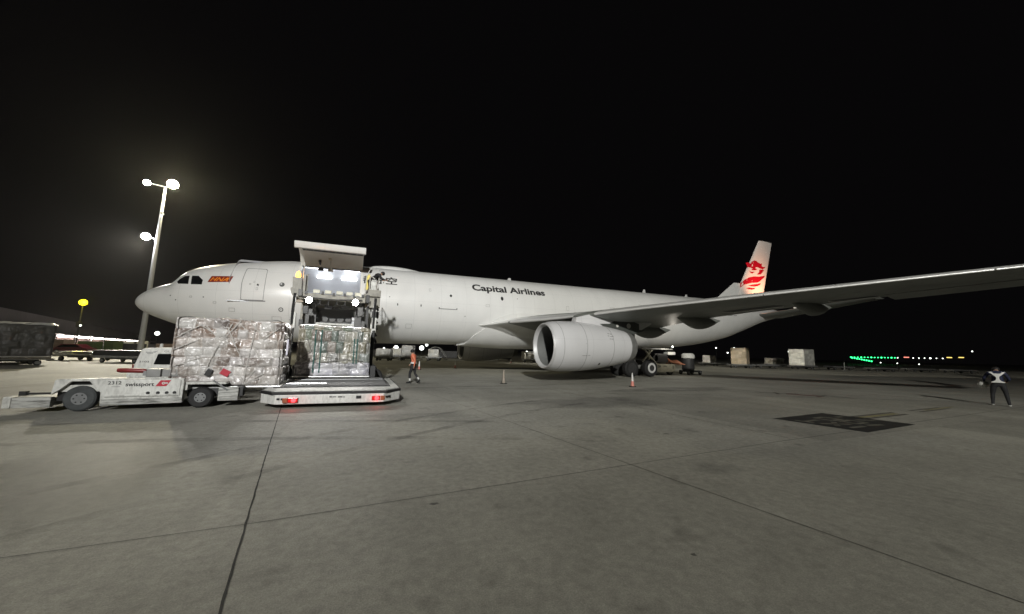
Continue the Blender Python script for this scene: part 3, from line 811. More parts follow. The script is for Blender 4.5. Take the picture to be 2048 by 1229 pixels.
b.loft(rings, closed=False, cap=False)
for r0 in (0, -1):
    for i in range(40):
        pass
e0 = [[r[0], hull(r[0].x, 0) * 0 + r[0] + (Vector((r[0].x, 0, 5.25)) - r[0]).normalized() * .08] for r in rings]
b.loft(e0, closed=False, cap=False)
e1 = [[r[-1], r[-1] + (Vector((r[-1].x, 0, 5.25)) - r[-1]).normalized() * .08] for r in rings]
b.loft(e1, closed=False, cap=False)
b.build("belly_fairing", M['fair'], plane, smooth=True)

# ---- wings
XLE = pchip([1.5, 2.6, 3.2, 4.2, 5.6, 7.2, 11, 24, 29.6], [19.9, 20.9, 21.75, 22.45, 23.25, 24.25, 26.7, 35.1, 38.75])
ZLE = pchip([1.5, 2.6, 3.2, 4.2, 5.6, 7.2, 11, 16, 24, 29.6], [3.80, 3.84, 3.94, 4.03, 4.08, 4.13, 4.42, 4.77, 5.31, 5.69])
XTE = pchip([1.5, 2.8, 9.5, 24, 29.6], [33.4, 33.3, 33.6, 39.15, 41.1])
TW = pchip([1.5, 6, 11, 20, 29.6], [3.6, 2.5, 1.5, 0.6, 0.0])
TC = pchip([1.5, 4, 9, 20, 29.6], [.135, .125, .112, .10, .095])
NS = 18
def af(u, tc):
    return 5 * tc * (0.2969 * math.sqrt(u) - .126 * u - .3516 * u * u + .2843 * u**3 - .1036 * u**4)
def section(y, side, u0l=1.0, u0u=1.0, off=0.0, le_only=False):
    """closed loop: upper surface TE->LE then lower LE->TE; y semi-span, side -1 = port"""
    x0, z0, ch, tw, tc = XLE(y), ZLE(y), XTE(y) - XLE(y), R(TW(y)), TC(y)
    pts = []
    def P(u, up):
        t = af(u, tc) * ch; k_ = max(0.0, min(1.0, (5.2 - y) / 2.2)); q_ = min(1.0, u / .3); t *= 1 - (.42 + .35 * k_) * (1 - q_ * q_ * (3 - 2 * q_)); cam_ = 0.018 * ch * (1 - (2 * u - 0.9) ** 2)
        h = cam_ + (t * 1.06 + off if up else -(t * .94 + off)); xx_ = u * ch - (off if u < .02 else 0)
        return Vector((x0 + xx_ * math.cos(tw), side * y, z0 - xx_ * math.sin(tw) + h * math.cos(tw)))
    for i in range(NS + 1):
        u = u0u * (1 - i / NS) ** 1.8; pts.append(P(u, True))
    for i in range(1, NS + 1):
        u = u0l * (i / NS) ** 1.8; pts.append(P(u, False))
    return pts
YS = [1.5, 2.2, 2.6, 2.9, 3.2, 3.7, 4.2, 5, 5.8, 7, 8.2, 9.5, 11, 12.5, 14, 16, 18, 20, 22, 24, 26, 28, 29.6]
wings = []
for side in (-1, 1):
    b = MB(); b.loft([section(y, side) for y in YS if y <= 4.2]); b.build("wing_root_fairing", M['fair'], plane, smooth=True, ang=60)
    b = MB(); b.loft([section(y, side) for y in YS if y >= 4.2])
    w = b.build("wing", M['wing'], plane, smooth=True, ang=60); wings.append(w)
    for a, c in ((4.35, 8.7), (9.9, 17.25), (17.3, 23.4), (23.45, 28.8)):
        b = MB(); n_ = 7
        b.loft([section(a + (c - a) * i / n_, side, .012, .13, .008) for i in range(n_ + 1)])
        b.build("slat", M['slat'], w, smooth=True, ang=50)
    # winglet
    b = MB()
    r_ = []
    for i in range(8):
        t = i / 7; a = R(75) * t; y = 29.55 + 1.0 * math.sin(a) + .25 * t; z = 6.0 + 1.6 * (1 - math.cos(a)) + 1.0 * t * t
        x0 = 38.7 + 2.1 * t; ch = 2.35 - 1.45 * t; th = .1 * ch
        r_.append([Vector((x0 + ch * u, side * (y + s * th * math.sin(a) * .5), z + s * th * math.cos(a) * .5)) for u, s in ((0, 0), (.15, .8), (.5, 1), (1, 0), (.5, -1), (.15, -.8))])
    b.loft(r_); b.build("winglet", M['white'], w, smooth=True)
    # flap track fairings
    for yf, ln, wd, dp in ((7.7, 4.6, .34, .62), (11.6, 4.3, .30, .56), (17.0, 3.9, .26, .48)):
        xt = XTE(yf) + 1.35; zt_ = ZLE(yf) - (XTE(yf) - XLE(yf)) * math.sin(R(TW(yf))) - .06
        r_ = []
        for i in range(15):
            t = i / 14; x = xt - ln * (1 - t)
            k = (math.sin(PI * min(1, t * 1.25 * .8)) if t < .5 else max(.03, (1 - ((t - .5) / .5) ** 1.7)))
            k = max(.04, k)
            zc = zt_ + (1 - t) * ln * math.sin(R(TW(yf))) * .95 - dp * .35 * k - .05 * t
            r_.append([Vector((x, side * yf + wd * k * math.cos(2 * PI * q / 14), zc + dp * k * (math.sin(2 * PI * q / 14)) * (.75 if math.sin(2 * PI * q / 14) > 0 else 1))) for q in range(14)])
        b = MB(); b.loft(r_); b.build("flap_track_fairing", M['wing'], w, smooth=True)
    def under(y, u, d=0.0):
        x0, z0, ch, tw, tc = XLE(y), ZLE(y), XTE(y) - XLE(y), R(TW(y)), TC(y)
        h = 0.018 * ch * (1 - (2 * u - 0.9) ** 2) - af(u, tc) * ch * .94 - d
        return Vector((x0 + u * ch * math.cos(tw), side * y, z0 - u * ch * math.sin(tw) + h * math.cos(tw)))
    # black slabs whose colour gives the shade of gaps ahead of the drooped flaps
    for (ya, yb, ua, ub) in ((14.0, 16.2, .60, .75), (17.9, 19.4, .76, .86)):
        b = MB(); n_ = 4
        b.loft([[under(ya + (yb - ya) * i / n_, ua, .012), under(ya + (yb - ya) * i / n_, ub, .012), under(ya + (yb - ya) * i / n_, ub, -.03), under(ya + (yb - ya) * i / n_, ua, -.03)] for i in range(n_ + 1)])
        b.use(M['black'])
        for f in b.bm.faces: f.material_index = 0
        gp = b.build("flap_gap_shade", M['black'], w)
        b = MB()
        b.tube([under(ya, ub + .01, .03), under(yb, ub + .01, .03)], .03, 6); b.tube([under(ya, ua, .03), under(ya, ub, .03)], .03, 6)
        b.build("gap_edge", M['slat'], gp)
    # drooped aileron
    b = MB(); n_ = 5; r_ = []
    for i in range(n_ + 1):
        y = 19.7 + 7.8 * i / n_
        r_.append([under(y, .76, .015), under(y, .985, .20), under(y, 1.0, .19), under(y, .78, -.02)])
    b.loft(r_); b.build("aileron", M['wing'], w)

# ---- engines
def engine(side):
    yc = side * 9.37; zc = 2.31; x0 = 22.6
    c = (x0, yc, zc)
    b = MB()
    KX, KR = .93, .88
    def pf(*a): return [(x * KX, r * KR) for x, r in a]
    outer = pf((.16, 1.57), (.35, 1.635), (.7, 1.70), (1.2, 1.74), (1.9, 1.75), (2.8, 1.73), (3.8, 1.64), (4.8, 1.50), (5.6, 1.36), (6.35, 1.22))
    b.lathe(outer, c, 'x', 56, cap=False)
    nac = b.build("engine_nacelle", M['nacelle'], plane, smooth=True)
    b = MB(); b.lathe(pf((.16, 1.575), (.06, 1.56), (.0, 1.50), (.02, 1.44), (.10, 1.39), (.25, 1.35)), c, 'x', 56, cap=False)
    b.build("inlet_lip", M['lip'], nac, smooth=True)
    b = MB(); b.lathe(pf((.25, 1.35), (.6, 1.30), (1.2, 1.27), (1.75, 1.27)), c, 'x', 56, cap=False)
    b.build("inlet_duct", M['duct'], nac, smooth=True)
    b = MB(); b.lathe(pf((1.7, 1.27), (1.72, .02)), c, 'x', 40, cap=False)
    for i in range(26):
        q = 2 * PI * i / 26; vs = []
        for r_, tw_, w_ in ((.34, .9, .16), (.8, .6, .2), (1.25, .35, .22)):
            dx, dq = w_ * math.cos(tw_) * .6, w_ * math.sin(1.2 - tw_) / r_ * .6; r_ *= KR
            vs.append((b.V(Vector(c) + Vector((1.38 - dx, r_ * math.cos(q - dq), r_ * math.sin(q - dq)))), b.V(Vector(c) + Vector((1.38 + dx, r_ * math.cos(q + dq), r_ * math.sin(q + dq))))))
        for a_, c_ in zip(vs[:-1], vs[1:]): b.face((a_[0], a_[1], c_[1], c_[0]))
    b.build("fan", M['dksteel'], nac)
    b = MB(); b.lathe(pf((.75, .01), (.85, .12), (1.05, .24), (1.35, .34), (1.5, .36)), c, 'x', 24); b.build("spinner", M['dksteel'], nac, smooth=True)
    b = MB(); b.lathe(pf((6.35, 1.225), (6.7, 1.14), (6.95, 1.07), (6.95, 1.03), (6.3, 1.08), (5.6, 1.0)), c, 'x', 48, cap=False)
    b.build("exhaust_nozzle", M['steel'], nac, smooth=True)
    b = MB(); b.lathe(pf((5.6, 1.0), (6.2, .62), (7.2, .28), (7.7, .03)), c, 'x', 32); b.build("exhaust_cone", M['dksteel'], nac, smooth=True)
    for sx_ in (.62, 2.15, 4.25):
        r_ = float(np.interp(sx_, [o_[0] for o_ in outer], [o_[1] for o_ in outer]))
        b = MB(); b.lathe([(sx_, r_ - .01), (sx_, r_ + .004), (sx_ + .022, r_ + .004), (sx_ + .022, r_ - .01)], c, 'x', 56, cap=False); b.build("cowl_seam", M['greyink'], nac)
    if side < 0:
        b = MB()
        def skin(x, th, off=.006):
            r_ = np.interp(x, [o_[0] for o_ in outer], [o_[1] for o_ in outer]) + off
            return Vector(c) + Vector((x, -r_ * math.sin(R(th)), r_ * math.cos(R(th))))
        def patch(x0_, x1_, t0, t1): b.loft([[skin(x0_, t0), skin(x1_, t0), skin(x1_, t1), skin(x0_, t1)], [skin(x0_, t0, -.02), skin(x1_, t0, -.02), skin(x1_, t1, -.02), skin(x0_, t1, -.02)]])
        for (a_, b_, t0, t1, m_) in [(2.08, 2.1, 84, 108, 'greyink'), (1.85, 2.02, 111, 112, 'greyink'), (2.06, 2.2, 111, 112, 'greyink'), (2.26, 2.4, 110.5, 111.5, 'greyink'), (3.3, 3.42, 134, 141, 'ink')] + [(x_, x_ + .13, t_, t_ + 1.6, 'greyink') for x_, t_ in ((3.9, 55), (4.1, 55), (3.85, 62), (4.05, 63), (4.2, 62), (3.95, 70), (4.12, 70))]:
            b = MB(); patch(a_, b_, t0, t1); b.build("stencil_mark", M[m_], nac)
    # pylon
    b = MB()
    b.prism([(24.75, 3.78), (24.9, 4.12), (26.0, 4.38), (26.6, 4.62), (30.9, 4.1), (31.0, 3.9), (30.0, 3.42), (28.8, 3.1), (26.4, 3.3)], 'y', yc - .27, yc + .27, .03)
    py = b.build("engine_pylon", M['nacelle'], plane, smooth=True)
    b = MB(); ys_ = yc - .275 if side < 0 else yc + .275
    b.prism([(26.6, 3.76), (27.4, 3.80), (28.05, 4.13), (28.85, 4.13), (29.85, 3.87), (29.85, 3.46), (30.4, 3.45), (29.4, 3.16), (28.4, 3.2), (27.2, 3.45)], 'y', ys_ - .015, ys_ + .015)
    pn = b.build("pylon_panel", M['dkgrey'], py)
    for (x, z, r_) in ((28.0, 3.68, .10), (28.95, 3.70, .17)):
        b = MB(); b.lathe([(-.012, r_), (.012, r_)], (x, ys_ - .015 * (1 if side < 0 else -1), z), 'y', 20); b.build("vent_disc", M['palewrap'], pn)
engine(-1); engine(1)

# ---- fin
b = MB()
def finsec(z):
    t = (z - 7.4) / (16.4 - 7.4); le = 53.05 + (59.32 - 53.05) * t; te = 58.72 + (62.0 - 58.72) * t; ch = te - le
    return [Vector((le + ch * u, s * .055 * ch * k, z)) for u, s, k in ((0, 0, 0), (.04, 1, .5), (.14, 1, .82), (.35, 1, 1), (.65, 1, .72), (1, 1, .06), (1, -1, .06), (.65, -1, .72), (.35, -1, 1), (.14, -1, .82), (.04, -1, .5))]
b.loft([finsec(7.4 + 9.0 * i / 8) for i in range(9)])
fin = b.build("tail_fin", M['fin'], plane, smooth=True)
b = MB()
for z0_, z1_ in ((8.2, 16.0),):
    for i in range(6):
        pass
b.loft([[Vector((50.2, 0, 7.95)), Vector((50.6, -.06, 7.95)), Vector((54.5, -.2, 7.95)), Vector((54.5, .2, 7.95)), Vector((50.6, .06, 7.95))],
        [Vector((53.95, 0, 10.42)), Vector((54.0, -.02, 10.42)), Vector((55.0, -.1, 10.42)), Vector((55.0, .1, 10.42)), Vector((54.0, .02, 10.42))]])
b.build("dorsal_fin", M['white'], fin)
HEADP = [(56.47, 13.18), (56.83, 13.27), (57.37, 13.14), (57.41, 13.36), (57.91, 13.6), (58.3, 13.57), (58.56, 13.38), (59.12, 13.28), (59.41, 13.4), (59.27, 13.12), (59.31, 12.97), (59.71, 12.93), (60.18, 12.99), (59.99, 12.82), (59.45, 12.59), (59.0, 12.64), (58.55, 12.74), (58.1, 12.74), (57.87, 12.6), (58.19, 12.48), (58.12, 12.35), (57.61, 12.27), (57.07, 12.31), (57.41, 12.48), (56.99, 12.61), (56.66, 12.62), (56.68, 12.84), (56.48, 13.0)]
JAW = [(56.78, 12.18), (57.1, 12.04), (57.76, 12.08), (57.19, 11.83), (56.92, 11.9)]
HAIR = [(58.75, 12.47), (59.85, 12.57), (59.59, 12.32), (59.12, 12.17), (59.04, 11.93), (58.57, 11.82), (58.13, 11.82), (58.54, 12.04), (58.71, 12.24)]
WG1 = [(54.36, 9.51), (54.43, 9.76), (55.06, 10.38), (55.75, 10.9), (56.64, 11.3), (57.54, 11.5), (58.66, 11.57), (60.0, 11.83), (59.74, 11.55), (59.26, 11.36), (59.01, 11.15), (58.71, 10.97), (58.13, 10.75), (57.24, 10.64), (56.46, 10.51), (55.58, 10.29), (55.03, 9.95), (54.69, 9.71)]
WG2 = [(56.22, 10.25), (57.22, 10.43), (58.11, 10.58), (58.92, 10.77), (58.67, 10.52), (58.09, 10.29), (57.19, 10.16), (56.54, 10.18)]
WG3 = [(55.76, 9.84), (56.31, 9.98), (57.07, 9.98), (57.62, 10.01), (57.44, 9.86), (56.83, 9.75), (56.18, 9.76)]
def fin_y(x, z):
    s_ = finsec(z); up = sorted([(p.x, p.y) for p in s_ if p.y >= 0]); return float(np.interp(x, [p[0] for p in up], [p[1] for p in up]))
b = MB()
for P_ in (HEADP, JAW, HAIR, WG1, WG2, WG3):
    t = bmesh.new(); f = t.faces.new([t.verts.new((x, 0, z)) for x, z in P_]); bmesh.ops.triangulate(t, faces=[f])
    for k in range(int(53 / .4), int(62 / .4)):
        bmesh.ops.bisect_plane(t, geom=t.verts[:] + t.edges[:] + t.faces[:], plane_co=(k * .4, 0, 0), plane_no=(1, 0, 0))
    for v in t.verts: v.co.y = -(fin_y(v.co.x, v.co.z) + .015)
    b._merge(t)
b.build("tail_emblem", M['red'], fin, recalc=False)

# ---- tailplane
for side in (-1, 1):
    def hs(t):
        y = 1.0 + 8.7 * t; le = 55.3 + 6.0 * t; ch = 6.0 - 3.6 * t; z = 6.35 + 1.5 * t
        return [Vector((le + ch * u, side * y, z + s * .05 * ch * k)) for u, s, k in ((0, 0, 0), (.05, 1, .5), (.3, 1, 1), (1, 1, .04), (1, -1, .04), (.3, -1, 1), (.05, -1, .5))]
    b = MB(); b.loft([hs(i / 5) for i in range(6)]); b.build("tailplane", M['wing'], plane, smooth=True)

# ---- landing gear
def wheel(b, c, r, w, tyre, rim, axis='y', n=28, rf=.62):
    c = Vector(c)
    b.use(tyre); b.lathe([(-w / 2, r * rf), (-w / 2, r * .86), (-w * .36, r * .97), (0, r), (w * .36, r * .97), (w / 2, r * .86), (w / 2, r * rf)], c, axis, n, cap=False)
    b.use(rim); b.lathe([(-w * .5, r * rf), (-w * .42, r * rf * .9), (-w * .34, r * rf * .55), (-w * .46, r * rf * .4), (-w * .5, r * .02)], c, axis, n)
    b.lathe([(w * .5, r * .02), (w * .46, r * rf * .4), (w * .34, r * rf * .55), (w * .42, r * rf * .9), (w * .5, r * rf)], c, axis, n)
for side in (-1, 1):
    b = MB(); x = 33.2; y = side * 5.3
    b.tube([(x, y, .8), (x - .05, y, 3.6)], [.17, .22], 12); b.tube([(x - 1.0, y, .68), (x + 1.0, y, .78)], .16, 10)
    b.tube([(x - 1.5, y, 2.9), (x, y, 1.5)], .07, 8); b.tube([(x, y - side * 1.6, 3.0), (x, y, 1.7)], .09, 8)
    ge = b.build("main_landing_gear", M['steel'], plane)
    for dx in (-1.0, 1.0):
        for dy in (-.72, .72):
            bb = MB(); wheel(bb, (x + dx, y + dy, .70), .69, .5, M['rubber'], M['shadedrim']); gw = bb.build("gear_wheel", None, ge, smooth=True)
            if side < 0 and dx > 0 and dy < 0:
                bb = MB(); bb.lathe([(-.26, .24), (-.275, .27), (-.275, .38), (-.24, .42)], (x + dx, y + dy, .70), 'y', 28, cap=False); bb.build("lit_wheel_ring", M['slat'], ge, smooth=True)  # pale ring puts the lit rim of this wheel into the colour
b = MB(); x = 6.7
b.tube([(x, 0, .95), (x, 0, 2.9)], .13, 10); b.tube([(x, -.3, .95), (x, .3, .95)], .08, 8); b.tube([(x + 1.0, 0, 2.8), (x, 0, 1.6)], .06, 8)
ge = b.build("nose_landing_gear", M['steel'], plane)
for dy in (-.36, .36):
    bb = MB(); wheel(bb, (x, dy, .95), .52, .36, M['rubber'], M['rim']); bb.build("gear_wheel", None, ge, smooth=True)
plane_parts_done = True

# ------------------------------------------------------------------ floodlight masts
def mast(label, base, heads, top, group=None):
    t = thing("floodlight_mast", label, "floodlight mast", base)
    bx, by, _ = base
    b = MB(); b.tube([(bx, by, 0), (bx, by, top * .5), (bx, by, top)], [.38, .28, .17], 14); b.lathe([(0, .7), (.06, .7), (.3, .5)], (bx, by, 0), 'z', 14)
    b.build("pole", M['galv'], t, smooth=True)
    for (p, aim, sc, m) in heads:
        p = Vector(p); d = (Vector(aim) - p).normalized(); q = d.to_track_quat('-Z', 'Y').to_matrix()
        b = MB(); b.tube([(bx, by, p.z - .5), p], .07, 8); b.build("lamp_arm", M['galv'], t)
        b = MB(); tb_ = bmesh.new(); bmesh.ops.create_cone(tb_, segments=24, cap_ends=True, radius1=.62 * sc, radius2=.42 * sc, depth=.4); b._merge(tb_, p - d * .02, q); hd = b.build("lamp_head", M['dksteel'], t)
        b = MB(); tb_ = bmesh.new(); bmesh.ops.create_uvsphere(tb_, u_segments=20, v_segments=10, radius=.56 * sc); b._merge(tb_, p + d * .12, q); b.build("lamp_glass", m, hd, smooth=True)
    return t
MB1 = (-18.4, 44.7, 0)
aim1 = (10, -10, 0)
mast("tall grey floodlight mast with lit lamps rising behind the aeroplane's nose", MB1,
     [((-20.9, 45.3, 27.6), (-40, 0, 0), .8, M['l_white']), ((-17.25, 43.9, 27.5), (16, -10, 0), 1.25, M['l_warm']), ((-20.0, 45.2, 18.7), (-12, 0, 0), 1.0, M['l_white']), ((-18.0, 44.0, 22.4), (0, 30, 0), .35, M['galv'])], 27.0)
def point(loc, power, color, radius, name="lamp_light"):
    l = bpy.data.lights.new(name, 'POINT'); l.energy = power; l.color = color; l.shadow_soft_size = radius
    o = bpy.data.objects.new(name, l); C.objects.link(o); o.location = loc; return o
point((-16.9, 43.1, 27.0), BACK * 1.15, (1.0, .90, .60), .5)
point((-20.0, 44.2, 18.2), BACK * .25, (1.0, .98, .95), .5)
spot((-19.6, 43.6, 18.0), (-15, 13, 0), 46000.0, (1.0, .93, .78), 56, 1.0, .5)
spot((-17.0, 43.0, 27.3), (72, 9, 1.5), 190000.0, (1.0, .95, .82), 26, .6, .5)
MB2 = (1.0, -71.0, 0)
mast("tall grey floodlight mast far behind the photographer, aimed at the parked aeroplane", MB2,
     [((-.6, -70.4, 25.4), (14, 0, 3), 1.1, M['l_white']), ((2.6, -70.4, 25.4), (34, 0, 3), 1.1, M['l_white'])], 25.0)
for ax_, k_ in ((3, .38), (27, 1.12), (60, .58)):
    spot((1.0, -69.4, 25.2), (ax_, 0, 24), KEY * k_, (1.0, .985, .92), 74, 1.0, .6)
spot((1.0, -69.4, 24.2), (13.0, -7, 3.0), KEY2, (.90, .93, 1.0), 22, .9, .5)

# ------------------------------------------------------------------ wrapped pallet loads
def load_mesh(name, x0, x1, y0, y1, z0, z1, seed, palette, m, parent, cell=(.46, .40), amp=.055, res=.055, lean=.03, faces="front"):
    """a stack of cartons under film: grid of bulging cells on every side and the top, carton colour per cell"""
    rnd = random.Random(seed)
    b = MB(); bm = b.bm
    colors = {}
    cl = bm.faces.layers.int.new("cell")
    cols = []
    cx, cy, cz = (x0 + x1) / 2, (y0 + y1) / 2, (z0 + z1) / 2
    def cellinfo(key):
        if key not in colors:
            pal_ = palette if not isinstance(palette, dict) else palette['low' if key[1] < palette['rows'] else 'high']
            colors[key] = (rnd.uniform(-amp, amp), rnd.choice(pal_), rnd.uniform(.8, 1.2), rnd.uniform(-.25, .25), rnd.uniform(-.25, .25))
        return colors[key]
    def surf(face, s, t, S, T):
        """offset outward for coordinates s,t in metres on that face"""
        row = int(t / cell[1]); shift = (row % 2) * .4 + .13 * math.sin(row * 2.3 + seed)
        colw = cell[0] * (1 + .25 * math.sin(row * 1.7 + seed)); col = int((s / colw) + shift)
        d, _, _, ta, tb = cellinfo((face, row, col))
        fs = (s / colw + shift) % 1; ft = (t / cell[1]) % 1
        edge = min(fs, 1 - fs) * colw, min(ft, 1 - ft) * cell[1]
        pil = (1 - abs(2 * fs - 1) ** 5) * (1 - abs(2 * ft - 1) ** 5)
        o = d + .055 * (pil - 1) + ta * .22 * (fs - .5) + tb * .22 * (ft - .5)
        o += .03 * noise.noise(Vector((s * 2.1 + seed, t * 2.1, face * 7.0))) + .018 * noise.noise(Vector((s * 6 + seed, t * 5, face * 3.0)))
        if res < .05:
            u_, v_ = s * .8 + t * .6, t * .8 - s * .6
            o += .7 * (.03 * (abs(noise.noise(Vector((u_ * 1.6 + seed, v_ * 5.5, 2.0)))) - .25) + .024 * (abs(noise.noise(Vector((v_ * 1.8 + seed, u_ * 6.5, 5.0)))) - .25)) 
        e = min(1, min(s, S - s) / .12, (T - t) / .10)
        return o * max(.25, min(1, e)) - (1 - max(0, min(1, e))) * .05, (face, row, col)
    H = z1 - z0
    def wall(face, P, nrm, S):
        ns, nt = max(2, int(S / res)), max(2, int(H / res)); g = []; keys = {}
        for j in range(nt + 1):
            for i in range(ns + 1):
                s, t = S * i / ns, H * j / nt
                o, key = surf(face, s, t, S, H)
                top = .05 * noise.noise(Vector((s * 1.3, seed * 1.7, face))) * (t / H)
                g.append(b.V(P(s) + nrm * o + Vector((0, 0, z0 + t + top)) - nrm * lean * (t / H)))
        for j in range(nt):
            for i in range(ns):
                f = b.face((g[j * (ns + 1) + i], g[j * (ns + 1) + i + 1], g[(j + 1) * (ns + 1) + i + 1], g[(j + 1) * (ns + 1) + i]))
                s, t = S * (i + .5) / ns, H * (j + .5) / nt
                key = surf(face, s, t, S, H)[1]
                ids = cols
                f[cl] = len(cols); cols.append(colors[key])
        return [g[nt * (ns + 1) + i] for i in range(ns + 1)]
    e1 = wall(1, lambda s: Vector((x0 + s, y0, 0)), Vector((0, -1, 0)), x1 - x0)
    e2 = wall(2, lambda s: Vector((x1, y0 + s, 0)), Vector((1, 0, 0)), y1 - y0)
    e3 = wall(3, lambda s: Vector((x1 - s, y1, 0)), Vector((0, 1, 0)), x1 - x0)
    e4 = wall(4, lambda s: Vector((x0, y1 - s, 0)), Vector((-1, 0, 0)), y1 - y0)
    ring = e1 + e2 + e3 + e4
    c = b.V((cx, cy, z1 - .02))
    mid = [b.V(v.co.lerp(c.co, .12) + Vector((0, 0, .04 + .05 * noise.noise(v.co * 1.5)))) for v in ring]
    n_ = len(ring)
    for i in range(n_):
        for f in (b.face((ring[i], ring[(i + 1) % n_], mid[(i + 1) % n_], mid[i])), b.face((mid[i], mid[(i + 1) % n_], c))):
            if f: f[cl] = len(cols); cols.append((0, (.6, .58, .55), 1, 0, 0))
    lay = bm.faces.layers.int["cell"]
    data = []
    bmesh.ops.remove_doubles(bm, verts=bm.verts[:], dist=1e-4)
    bmesh.ops.recalc_face_normals(bm, faces=bm.faces[:])
    bm.faces.ensure_lookup_table()
    fcol = []
    for f in bm.faces:
        d, cc, k, _, _ = cols[f[lay]]; fcol.append((len(f.verts), tuple(min(1, q * k) for q in cc)))
    o = b.build(name, m, parent, smooth=True, recalc=False, ang=180)
    at = o.data.color_attributes.new("carton", 'FLOAT_COLOR', 'CORNER')
    i = 0
    for p in o.data.polygons:
        cc = fcol[p.index][1] if p.index < len(fcol) else (.4, .4, .4)
        for li in p.loop_indices: at.data[li].color = (*cc, 1)
    return o

def ribbon(b, pts, w, n_=(0, -1, 0), th=.008):
    pts = [Vector(p) for p in pts]; nn = Vector(n_)
    r_ = []
    for i, p in enumerate(pts):
        d = (pts[min(i + 1, len(pts) - 1)] - pts[max(0, i - 1)]).normalized(); s = d.cross(nn).normalized() * w / 2
        r_.append([p - s, p + s, p + s + nn * th, p - s + nn * th])
    b.loft(r_)
class Front:
    """finds the outer skin of a load, seen from -Y, so straps and tags lie on it"""
    def __init__(s, *obs):
        vs, fs = [], []
        for o in obs:
            k = len(vs); og = Vector(o.parent.location); vs += [v.co + og for v in o.data.vertices]; fs += [[i + k for i in p.vertices] for p in o.data.polygons]
        s.t = BVHTree.FromPolygons(vs, fs)
    def y(s, x, z, d=-13.0):
        h = s.t.ray_cast(Vector((x, -30, z)), Vector((0, 1, 0))); return h[0].y if h[0] is not None else d
def lay(fr, p, q, step=.06, off=.012):
    n = max(2, int((Vector(q) - Vector(p)).length / step)); pts = []
    for i in range(n + 1):
        x, z = p[0] + (q[0] - p[0]) * i / n, p[1] + (q[1] - p[1]) * i / n; pts.append([x, fr.y(x, z), z])
    ys = [a[1] for a in pts]      # webbing is taut: it bridges the hollows between bulges
    for i in range(n + 1):
        lo = max(0, i - 3); hi = min(n, i + 3); pts[i][1] = ys[i] * .35 + min(ys[lo:hi + 1]) * .65 - off
    return pts
def drape(p, q, n=8, sag=.0, wob=.02):
    p, q = Vector(p), Vector(q); out = []
    for i in range(n + 1):
        t = i / n; c = p.lerp(q, t); c.z -= sag * 4 * t * (1 - t); c.y -= wob * (.5 + noise.noise(c * 3.1)); out.append(c)
    return out

CART = dict(rows=3, low=[(.36, .33, .31), (.42, .39, .37), (.27, .23, .20), (.32, .29, .26), (.21, .165, .14), (.38, .35, .34), (.46, .44, .42)], high=[(.24, .17, .13), (.31, .24, .19), (.48, .45, .43), (.38, .34, .30), (.18, .125, .09), (.55, .53, .5), (.28, .22, .18), (.38, .33, .30), (.13, .10, .085), (.45, .42, .39), (.58, .56, .53)])
BAGS = [(.15, .135, .075), (.20, .18, .115), (.10, .125, .08), (.24, .23, .18), (.17, .14, .11), (.07, .10, .08), (.17, .17, .15)]
LOWB = [(.30, .30, .33), (.42, .42, .47), (.22, .21, .22), (.46, .46, .52), (.18, .165, .165)]

# pallet on the transporter
pA = thing("wrapped_pallet", "tall pallet of brown and white cartons under film and white net on the transporter", "pallet", (9.0, -14.0, .48), "wrapped pallets being loaded")
cA = load_mesh("carton_stack", 7.60, 10.24, -15.45, -13.95, .56, 2.48, 3, CART, M['wrapA'], pA, (.34, .27), .045, .03)
b = MB(); b.box((8.92, -14.7, .515), (2.74, 1.62, .05), bev=.015); b.build("pallet_base", M['alu'], pA)
b = MB(); FA = Front(cA)
for p, q in (((8.15, 2.4), (9.05, 1.75)), ((9.05, 2.35), (8.7, 1.5)), ((8.7, 1.5), (8.55, .95)), ((8.9, 1.9), (9.25, 2.45)), ((8.95, 2.25), (9.35, 1.35)), ((9.35, 1.35), (9.4, 1.15)), ((9.62, 2.4), (9.52, 1.1)), ((9.52, 1.1), (9.48, .6)),
             ((9.2, 2.4), (9.6, 1.95)), ((9.6, 1.7), (9.85, 1.3)), ((9.45, 2.45), (9.8, 2.05)), ((7.8, 1.9), (8.35, 2.3)), ((7.75, 1.55), (8.3, 1.85)), ((8.0, 1.6), (8.3, 1.35)), ((9.2, 1.18), (9.6, 1.12)), ((9.52, .62), (9.95, .9)), ((9.52, .66), (9.72, 1.0)), ((9.52, .62), (9.3, .95)), ((9.5, .6), (9.85, .75)), ((7.8, 1.1), (8.4, 1.35)), ((10.0, 2.35), (10.2, 1.9)), ((9.85, 1.9), (10.25, 2.3)), ((8.4, 2.3), (8.9, 1.75))):
    ribbon(b, lay(FA, (p[0] - .13, p[1]), (q[0] - .13, q[1])), .024)
b.build("cargo_net", M['strap'], pA)
b = MB(); b.box((8.52, FA.y(8.52, .93) - .03, .93), (.14, .05, .2), Matrix.Rotation(.4, 3, 'Y'), .01); b.build("load_strap_ratchet", M['black'], pA)
b = MB(); b.box((8.90, FA.y(8.9, .93) - .02, .93), (.22, .02, .17), Matrix.Rotation(.5, 3, 'Y'), .004); b.build("load_tag", M['redtag'], pA)
b = MB(); b.prism([(-15.1, 1.95), (-15.1, 1.45), (-14.8, 1.7)], 'x', 10.29, 10.33); b.build("load_tag", M['whitetag'], pA)

